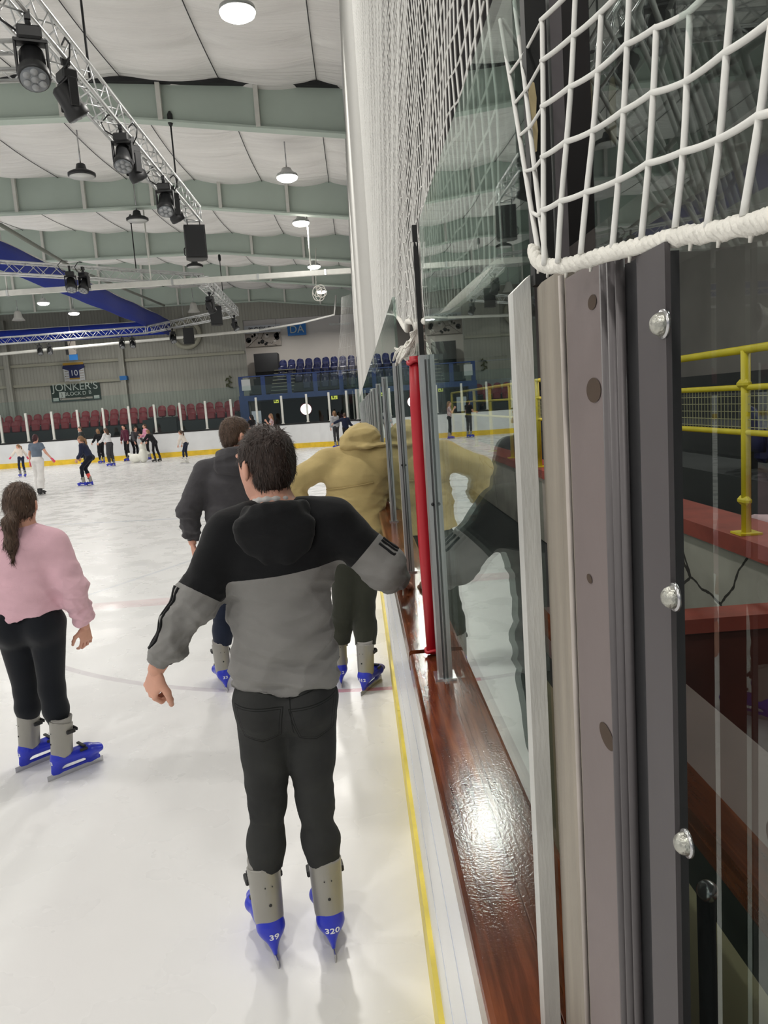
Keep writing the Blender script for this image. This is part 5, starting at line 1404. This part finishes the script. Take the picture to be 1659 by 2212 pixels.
def jeans():
    t = NT('washed_black_denim'); v = t.co(); x, y, z = t.sep(v)[0:3]
    n = t.noise(v, 5, 4); base = t.ramp(n, [(.3, lin(40, 41, 42)), (.7, lin(58, 59, 58))])
    bk = t.math('LESS_THAN', y, -.0)
    def sub(a, b): return t.math('SUBTRACT', a, b)
    def ab(a): return t.math('ABSOLUTE', a)
    tot = None
    rx, ry = -.33, 2.42
    for (px, py, w, h, sl) in ((560, 1575, .066, .065, .05), (678, 1568, .062, .065, -.12)):
        c = at(px, py, Y=2.27); cx, cz = c[0]-rx, c[2]
        zz = sub(sub(z, cz), t.math('MULTIPLY', sub(x, cx), -sl)); xx = sub(x, cx)
        d = t.math('MAXIMUM', sub(ab(xx), t.math('ADD', w, t.math('MULTIPLY', zz, .18))), sub(ab(zz), sub(h, t.math('MULTIPLY', t.math('MULTIPLY', ab(xx), .30), t.math('LESS_THAN', zz, 0)))))
        ln_ = t.math('MULTIPLY', t.math('LESS_THAN', ab(d), .0016), 1.0); ln2 = t.math('LESS_THAN', ab(t.math('ADD', d, .007)), .001)
        q = t.math('MAXIMUM', ln_, ln2); tot = q if tot is None else t.math('MAXIMUM', tot, q)
    # waist yoke and centre seam
    c = at(624, 1500, Y=2.27)
    yo = t.math('LESS_THAN', ab(sub(sub(z, c[2]-.02), t.math('MULTIPLY', ab(sub(x, c[0]-rx)), .28))), .0015)
    ce = t.math('MULTIPLY', t.math('LESS_THAN', ab(sub(x, c[0]-rx)), .0018), t.math('GREATER_THAN', z, .80))
    tot = t.math('MULTIPLY', t.math('MAXIMUM', tot, t.math('MAXIMUM', yo, ce)), bk)
    t.set(col=t.mix(t.math('MULTIPLY', tot, .8), base, lin(18, 18, 19)), rough=.85, spec=.2)
    tw = t.n.new('ShaderNodeTexWave'); tw.inputs['Scale'].default_value = 260; tw.bands_direction = 'DIAGONAL'; t.l.new(v, tw.inputs['Vector'])
    t.bump(t.math('ADD', t.math('MULTIPLY', tw.outputs['Fac'], .12), t.math('ADD', t.noise(t.mapping(v, scale=(1, 1, 1.8)), 22, 4), t.math('MULTIPLY', tot, -.5))), .32, .008); return t.m
M['jeans'] = jeans()
def hood_main(J, sc):
    h = SDF(); nk = J['neck']; side = nrm(J['shoulder'][1]-J['shoulder'][0]); bk = J['back']; A = np.array([side, -bk, UP])
    collar(h, nk+bk*.012, side, bk, .088, .027, -.012)
    h.ell('pouch', nk+bk*.100+UP*-.065, A, (.122, .034, .088), .03); h.ell('pouch', nk+bk*.098+UP*-.04, A, (.128, .038, .04), .03)
    for e in (-1, 1): h.cone('pouch', nk+side*e*.115+bk*.03+UP*-.035, nk+side*e*.03+bk*.118+UP*-.135, .028, .024, .04)
    h.sub(nk+UP*.06, A, (.062, .066, .09)); return h
fit = dict(sc=1.0, build=1.0, top=dict(mat=M['hoodie'], name='hoodie', ease=.024, hem=-.015, waist=1.0, hemw=1.04, sw=.014, cuff=.044, wr=.030, vox=.0065, mask=hoodie_mask, hood=hood_main, hoodmat=M['hood_black'], hem_tilt=V(0, 0, 0)),
           trouser=dict(mat=M['jeans'], name='jeans', ease=.006, ext=-.32, hem=.052, wr=.014, vox=.0065), hair=('hair_dark', 'short'))
def stripes(root, J, sc):
    top = [c for c in KID[root.name] if c.name.startswith('hoodie')][0]
    vv = np.array([v.co[:] for v in top.data.vertices])+np.array(root.location)
    for e, ts, out in ((0, np.linspace(.86, 1.80, 26), V(-.80, -.25, .55)), (1, np.linspace(.70, 1.25, 16), V(.25, -.35, .9))):
        s_, el, w_ = J['shoulder'][e], J['elbow'][e], J['wrist'][e]
        for k in (-1, 0, 1):
            path = []
            for t in ts:
                a, b = (s_, el) if t <= 1 else (el, w_); c = a+(b-a)*(t if t <= 1 else t-1); dn = nrm(b-a)
                d = nrm(out-dn*dn.dot(out)); sd = np.cross(dn, d); d = nrm(d+sd*.30*k)
                rel = vv-c; al = np.abs(rel@dn); rad = rel-np.outer(rel@dn, dn); R_ = np.linalg.norm(rad, axis=1)
                m = (al < .012) & (R_ < .11) & ((rad@d)/np.maximum(R_, 1e-6) > .95)
                if m.sum() < 1: continue
                path.append(c+d*(np.mean(R_[m])+.0005))
            if len(path) > 3:
                Pm = [path[0]]+[(path[i-1]+path[i]*2+path[i+1])/4 for i in range(1, len(path)-1)]+[path[-1]]
                MB().tube(Pm, .0052, 6).build('sleeve_stripe', M['hood_black'], top)
fit['extra'] = stripes
p = build_person('largest man, from behind, in black and grey hoodie, dark jeans and blue skates', J, fit, vox=.0065, lo=False)
tee = SDF(); collar(tee, J['neck']+V(-.008, .012, .012), V(1, 0, 0), V(0, -1, 0), .060, .009, .008); v, f = tee.mesh(.0028, .01); obj_from('shirt_collar', v, f, pm('pale_grey_tee', (196, 194, 192), .9), p)
skate_for(p, oL, yL, '39'); skate_for(p, oR, yR, '320')
# ---- 2. man in the charcoal hoodie
P = lambda x, y, Y=5.02: at(x, y, Y=Y)
yL = .35; oL, oR = (-1.03, 5.02), (-.80, 5.12)
hf2 = nrm((.80, .58, -.12))
J = dict(root=(-.93, 5.05), head=P(511, 941, 5.06), hface=hf2, hup=nrm((.05, .04, 1)), neck=P(508, 990, 5.02), pelvis=P(503, 1184),
         shoulder=[P(444, 1022), P(566, 1010)], elbow=[P(406, 1104, 4.98), P(600, 1090)], wrist=[P(416, 1172, 5.03), P(590, 1150, 5.2)],
         hip=[P(482, 1192), P(526, 1188)], knee=[P(484, 1322), P(536, 1322)], ankle=[ank(oL, yL), ank(oR, 0)], back=V(0, -1, 0),
         hand=[('fist', V(.02, .05, -1), V(-1, -.2, 0)), ('relaxed', V(0, .3, -1), V(1, 0, 0))])
def hood_grey(J, sc):
    h = SDF(); nk = J['neck']; side = nrm(J['shoulder'][1]-J['shoulder'][0]); bk = J['back']; A = np.array([side, -bk, UP])
    collar(h, nk+bk*.012, side, bk, .088, .034, .02)
    h.ell('pouch', nk+bk*.10+UP*-.035, A, (.13, .055, .095), .03); h.sub(nk+UP*.07, A, (.064, .068, .09)); return h
M['charcoal_fleece'] = cloth('charcoal_fleece', (68, 67, 70), .3, 300)
fit = dict(sc=1.02, build=1.06, top=dict(mat=M['charcoal_fleece'], name='hoodie', ease=.024, hem=.03, sw=.014, cuff=.044, wr=.024, vox=.009, hood=hood_grey),
           trouser=dict(mat=cloth('navy_sweat_cotton', (30, 37, 54), .3, 200), ease=.006, ext=-.30, hem=.054, wr=.011, vox=.009), hair=('hair_brown', 'short'))
p = build_person('man in charcoal hoodie and navy trousers, half hidden, head turned right', J, fit, vox=.008, lo=False)
skate_for(p, oL, yL, '33'); skate_for(p, oR, .0, '33')
# ---- 3. person in the tan coat leaning on the ledge
P = lambda x, y, Y=4.85: at(x, y, Y=Y)
yL, yR = .05, -.45; oL, oR = (-.235, 4.94), (-.045, 4.76)
J = dict(root=(-.14, 4.85), head=P(783, 966, 4.99), hface=nrm((.05, .8, -.6)), hup=nrm((0, .6, .8)), neck=P(769, 972, 4.86), pelvis=P(766, 1176),
         shoulder=[P(707, 1000), P(820, 992)], elbow=[P(636, 1042, 4.80), V(.115, 4.93, 1.285)], wrist=[P(652, 1112, 4.92), V(.125, 5.14, 1.20)],
         hip=[P(747, 1186), P(790, 1182)], knee=[P(740, 1316), P(788, 1316)], ankle=[ank(oL, yL), ank(oR, yR)], back=V(0, -1, 0),
         hand=[('relaxed', V(.1, .3, -1), V(-1, 0, 0)), ('flat', V(0, 1, -.1), V(.1, 0, 1))])
def hood_tan(J, sc):
    h = SDF(); nk = J['neck']; side = nrm(J['shoulder'][1]-J['shoulder'][0]); bk = J['back']; A = np.array([side, -bk, UP])
    c = at(781, 948, Y=4.82)
    h.ell('a', c+V(.0, .02, .012), A, (.125, .085, .078), .03); h.ell('a', c+V(.035, .01, -.045), A, (.140, .10, .030), .02); h.ell('a', c+V(-.07, .02, -.02), A, (.085, .075, .05), .03); h.ell('a', c+V(0, .10, .02), A, (.12, .10, .075), .03)
    h.sub(c+V(.0, .17, .0), A, (.09, .12, .075)); return h
M['tan_coat'] = cloth('tan_cotton_coat', (190, 170, 118), .35, 120, .08)
def coat_seam(root, J, sc):
    top = [c for c in KID[root.name] if c.name.startswith('coat')][0]
    vv = np.array([v.co[:] for v in top.data.vertices])+np.array(root.location); g = MB()
    zc_ = at(760, 1052, Y=4.7)[2]; pts = []
    for x in np.linspace(J['pelvis'][0]-.15, J['pelvis'][0]+.15, 24):
        z = zc_+.0+.10*(x-J['pelvis'][0]); m = (np.abs(vv[:, 0]-x) < .012) & (np.abs(vv[:, 2]-z) < .014)
        if m.sum(): pts.append((x, vv[m][:, 1].min()-.001, z))
    if len(pts) > 3: g.tube(pts, .004, 6).build('waist_seam', pm('tan_stitching', (166, 146, 96), .8), top)
    sh = SDF(); pel = J['pelvis']; sh.ecap('s', pel+V(.005, 0, -.005), pel+V(0, 0, .14), (1, 0, 0), (.150, .112), (.14, .11), .02); v, f = sh.mesh(.012); obj_from('white_shirt_hem', v, f, cloth('white_cotton', (214, 210, 210)), root)
fit = dict(sc=1.02, build=1.06, top=dict(mat=M['tan_coat'], name='coat', ease=.030, hem=-.04, waist=1.04, hemw=1.04, sw=.018, cuff=.05, wr=.026, hwr=.018, vox=.009, hood=hood_tan),
           trouser=dict(mat=cloth('dark_olive_cotton', (50, 52, 44), .3, 200), ease=.010, ext=-.29, hem=.058, wr=.012, vox=.009), hair=('hair_dark', 'short'), extra=coat_seam)
p = build_person('person in tan hooded coat and olive trousers, bent forward against the wooden ledge', J, fit, vox=.009, lo=False)
skate_for(p, oL, yL, '312'); skate_for(p, oR, yR, '312')
# ---- 4. girl in the pink sweater
P = lambda x, y, Y=3.95: at(x, y, Y=Y)
yL, yR = -.72, -.78; oL, oR = (-1.865, 4.03), (-1.635, 3.885)
J = dict(root=(-1.75, 3.95), head=P(46, 1088, 3.97), hface=nrm((.05, 1, -.12)), hup=nrm((0, .05, 1)), neck=P(48, 1142, 3.95), pelvis=P(66, 1340),
         shoulder=[P(-18, 1180), P(112, 1176)], elbow=[P(-70, 1272, 3.9), P(160, 1272, 3.92)], wrist=[P(-75, 1370, 3.95), P(184, 1352, 4.0)],
         hip=[P(30, 1352), P(102, 1346)], knee=[P(58, 1492, 4.02), P(112, 1488)], ankle=[ank(oL, yL, .95), ank(oR, yR, .95)], back=V(0, -1, 0),
         hand=[('relaxed', V(0, .1, -1), V(-1, 0, 0)), ('relaxed', V(-.1, .15, -1), V(.75, -.65, 0))])
def tilt_pink(): return V(-.09, 0, 0)
fit = dict(sc=.92, build=1.16, top=dict(mat=cloth('pale_pink_sweatshirt', (226, 184, 196), .3, 300, .06), name='sweatshirt', ease=.022, hem=-.01, hemw=.98, waist=1.0, sw=.024, cuff=.038, wr=.022, vox=.0085, hem_tilt=V(.12, 0, 0)),
           trouser=dict(mat=cloth('black_stretch_leggings', (24, 27, 33), .1, 200, .05), name='leggings', ease=.002, ext=-.28, hem=.046, wr=.001, vox=.009), hair=('hair_brown', 'pony', 'low'))
p = build_person('girl in pale pink sweatshirt and black leggings with brown ponytail, at the left edge', J, fit, vox=.0085, lo=False)
skate_for(p, oL, yL, '93', .95); skate_for(p, oR, yR, '93', .95)
# ================================================================== FAR SKATERS
def G(px, py): q = at(px, py, Z=0); return q[0], q[1]
C = lambda n, rgb, b=.2: cloth(n, rgb, b, 120, .08)
c_black = C('black_cotton', (28, 28, 32)); c_navy = C('navy_cotton', (34, 42, 66)); c_dg = C('dark_grey_cotton', (62, 62, 66)); c_cream = C('cream_knit', (226, 216, 206)); c_white = C('white_knit', (220, 220, 222))
hang = (((-.22, .05, -1), (-.08, .25, -1)), ((.22, .05, -1), (.08, .25, -1)))
x, y = G(52, 1031)
def gloves(root, J, sc):
    for i in (0, 1):
        s = SDF(); s.cone('g', J['wrist'][i], J['wrist'][i]+nrm(J['hand'][i][1])*.10, .030, .036, .02); v, f = s.mesh(.014); obj_from('glove', v, f, pm('hot_pink_glove', (236, 70, 110), .8) if 'hot_pink_glove' not in bpy.data.materials else bpy.data.materials['hot_pink_glove'], root)
far_person('small child in cream top and pink gloves, behind the woman in white trousers', fk(x, y, (-.55, .65), 1.22, lean=.38, legs=((.5, .6), (.1, .5)), arms=(((-.5, .5, -.8), (-.3, .7, -.6)), ((.6, .1, -.8), (.4, .4, -.8))), hyaw=.9), c_cream, c_navy, ('hair_light', 'pony'), extra=gloves)
x, y = G(92, 1069)
far_person('woman in grey-blue T-shirt and loose white trousers with dark red hair bun', fk(x, y, (.15, 1), 1.58, lean=.08, legs=((.12, .12), (-.12, .1)), arms=(((-.3, .0, -1), (-.1, .1, -1)), ((.55, -.05, -1), (.55, .2, -.8)))), C('slate_blue_tee', (104, 116, 132)), C('white_loose_cotton', (222, 220, 218)), ('hair_red', 'bun'), skate='black', sleeve='short', topname='t_shirt', bease=.03, extra=gloves, botkw=dict(calf=.02, hem=.05))
x, y = G(197, 1049)
J = fk(x, y, (-1, .06), 1.56, lean=.42, legs=((.75, .75), (.62, .95)), arms=(((-.15, .1, -1), (-.1, .55, -.7)), ((.15, .25, -1), (.1, .75, -.75))), hands=('fist', 'fist'), hpitch=-.05, lift=1)
far_person('girl in navy top and leggings with one coral leg warmer, gliding left in profile', J, C('navy_sport_top', (40, 46, 70)), C('black_navy_leggings', (26, 29, 42)), ('hair_light', 'pony'), botkw=dict(sock=(1, C('coral_leg_warmer', (246, 96, 88)))), yaws=(.05, 0))
x, y = G(186, 1004)
far_person('man in dark jacket standing at the far boards behind the gliding girl', fk(x, y, (-.8, -.5), 1.72, lean=.12, legs=((.2, .3), (.1, .2)), arms=hang), C('dark_green_jacket', (40, 44, 44)), c_black, ('hair_brown', 'short'), topname='jacket', tease=.03)
x, y = G(222, 1001)
far_person('fair haired girl all in black beside the girl in the white jumper', fk(x, y, (-.6, .5), 1.56, lean=.22, legs=((.2, .3), (.15, .3)), arms=(((-.2, .4, -1), (-.1, .8, -.6)), ((.2, .4, -1), (.1, .6, -.8))), hpitch=-.3), c_black, c_black, ('hair_light', 'bob'), bease=.02)
x, y = G(241, 1007)
far_person('girl in white jumper and grey trousers with very long dark hair', fk(x, y, (-.75, .35), 1.58, lean=.2, legs=((.15, .25), (.05, .25)), arms=(((-.25, .5, -1), (-.2, .8, -.5)), ((.25, .5, -1), (.15, .85, -.5))), hpitch=-.25), c_white, c_dg, ('hair_brown', 'long'), bease=.025)
x, y = G(296, 994)
far_person('person in grey hoodie bending forward beside the white skating aid', fk(x, y, (.5, -.4), 1.6, lean=.5, legs=((.35, .4), (.3, .5)), arms=(((-.2, .5, -1), (-.1, .5, -.9)), ((.2, .4, -1), (.1, .5, -.9))), hpitch=-.4), C('mid_grey_hoodie', (78, 78, 82)), c_black, ('hair_brown', 'bob'), tease=.03, topname='hoodie')
x, y = G(320, 986)
far_person('woman in maroon top holding on at the far boards behind the skating aid', fk(x, min(y, 37.4), (-.4, -.6), 1.66, lean=.12, legs=((.1, .2), (.1, .2)), arms=hang), C('maroon_knit', (86, 38, 56)), c_black, ('hair_black', 'long'), tease=.02)
x, y = G(338, 998)
far_person('child in black jacket leaning onto the white skating aid', fk(x, y, (-.75, .3), 1.45, lean=.62, legs=((.15, .3), (-.15, .2)), arms=(((-.15, .7, -.8), (-.05, .8, -.6)), ((.15, .7, -.8), (.05, .8, -.6))), hpitch=-.2), c_black, C('black_tights', (30, 28, 34)), ('hair_light', 'bob'), topname='jacket', tease=.03, skate='black')
x, y = G(357, 984)
def dots(root, J, sc): pass
t_ = NT('pink_check_blouse'); ch = t_.n.new('ShaderNodeTexChecker'); ch.inputs['Scale'].default_value = 9; t_.l.new(t_.co(), ch.inputs[0]); ch.inputs[1].default_value = (*lin(226, 170, 190), 1); ch.inputs[2].default_value = (*lin(206, 130, 160), 1); t_.set(col=ch.outputs[0], rough=.9)
far_person('girl in pink checked blouse and black leggings standing at the far boards', fk(x, min(y, 37.3), (-.55, -.35), 1.62, lean=.06, legs=((.08, .1), (-.05, .08)), arms=(((-.2, .2, -1), (0, .9, .2)), ((.2, .2, -1), (-.2, .9, -.3)))), t_.m, c_black, ('hair_brown', 'bob'), topname='blouse', tease=.03)
x, y = G(404, 1001)
far_person('small girl in cream sweater, jeans and white skates with a long ponytail', fk(x, y, (-.85, .2), 1.30, lean=.42, legs=((.35, .3), (.2, .3)), arms=(((-.2, .35, -1), (-.1, .3, -1)), ((.2, .3, -1), (.1, .4, -1))), hpitch=-.2), c_cream, C('dark_blue_denim', (38, 44, 62)), ('hair_brown', 'pony'), skate='white')
x, y = -5.0, 36.9
far_person('woman with long black hair in black dress, behind the tallest dark head', fk(x, y, (-.6, .45), 1.72, lean=.04, legs=((.05, .06), (.0, .06)), arms=(((-.25, .2, -1), (0, .9, -.1)), ((.2, .1, -1), (.1, .4, -.9)))), C('black_strappy_top', (26, 26, 30)), c_dg, ('hair_black', 'long'), sleeve='short', topname='dress', topkw=dict(hem=.1))
x, y = -4.06, 36.75
def flor():
    t = NT('floral_blouse'); n = t.noise(t.co(), 26, 3); t.set(col=t.ramp(n, [(.42, lin(226, 216, 216)), (.5, lin(196, 120, 120)), (.56, lin(90, 80, 96)), (.62, lin(222, 214, 214))]), rough=.9); return t.m
far_person('woman in floral sleeveless top and black trousers raising her hands to her face', fk(x, y, (-.9, -.15), 1.70, lean=.02, legs=((.06, .1), (-.04, .08)), arms=(((-.15, .45, -.9), (.25, .5, .85)), ((.15, .45, -.9), (-.25, .5, .85)))), flor(), c_black, ('hair_light', 'long'), sleeve='short', topname='blouse', tease=.006)
x, y = -1.02, 35.6
far_person('fair haired child in pale grey hoodie at the far boards near the corner', fk(x, y, (-.5, .6), 1.62, lean=.05, legs=((.05, .1), (.0, .08)), arms=hang), C('pale_grey_hoodie', (166, 166, 170)), c_dg, ('hair_light', 'bob'), tease=.03, topname='hoodie')
x, y = -.55, 34.5
far_person('child in navy sweater reaching an arm out beside the pale grey hoodie', fk(x, y, (-.1, 1), 1.50, lean=.1, legs=((.05, .1), (.0, .08)), arms=(((-.9, .3, -.4), (-.9, .4, -.35)), ((.35, .1, -1), (.5, .5, -.5)))), C('navy_sweater', (30, 36, 58)), c_black, ('hair_brown', 'short'), tease=.025)
# white moulded skating aid (a plain seal-like push frame)
x, y = G(309, 999)
o = thing('skating_aid', (x, y, 0), 'white moulded plastic skating aid on the ice between the bending skaters', 'skating aid')
s = SDF(); s.ell('b', (x+.05, y, .32), np.eye(3), (.2, .25, .34), .05); s.ell('b', (x+.05, y, .72), np.eye(3), (.15, .16, .17), .06); s.ell('b', (x-.32, y, .22), np.eye(3), (.28, .2, .2), .08); s.cone('b', (x-.42, y, .3), (x-.58, y, .42), .1, .06, .05); s.cone('b', (x+.05, y, .55), (x+.30, y, .40), .08, .06, .05); s.cut('b', (x, y, .012), (0, 0, -1))
v, f = s.mesh(.02); obj_from('body', v, f, M['snow_plastic'], o)
MB().tube([(x+.05, y-.2, .86), (x+.05, y-.26, .95), (x+.05, y+.26, .95), (x+.05, y+.2, .86)], .02, 8).build('handle', M['snow_plastic'], o)
# remove the skate prototypes (the copies keep the meshes)
for o in list(PROTO.values()):
    for ch in KID.get(o.name, []): bpy.data.objects.remove(ch)
    bpy.data.objects.remove(o)
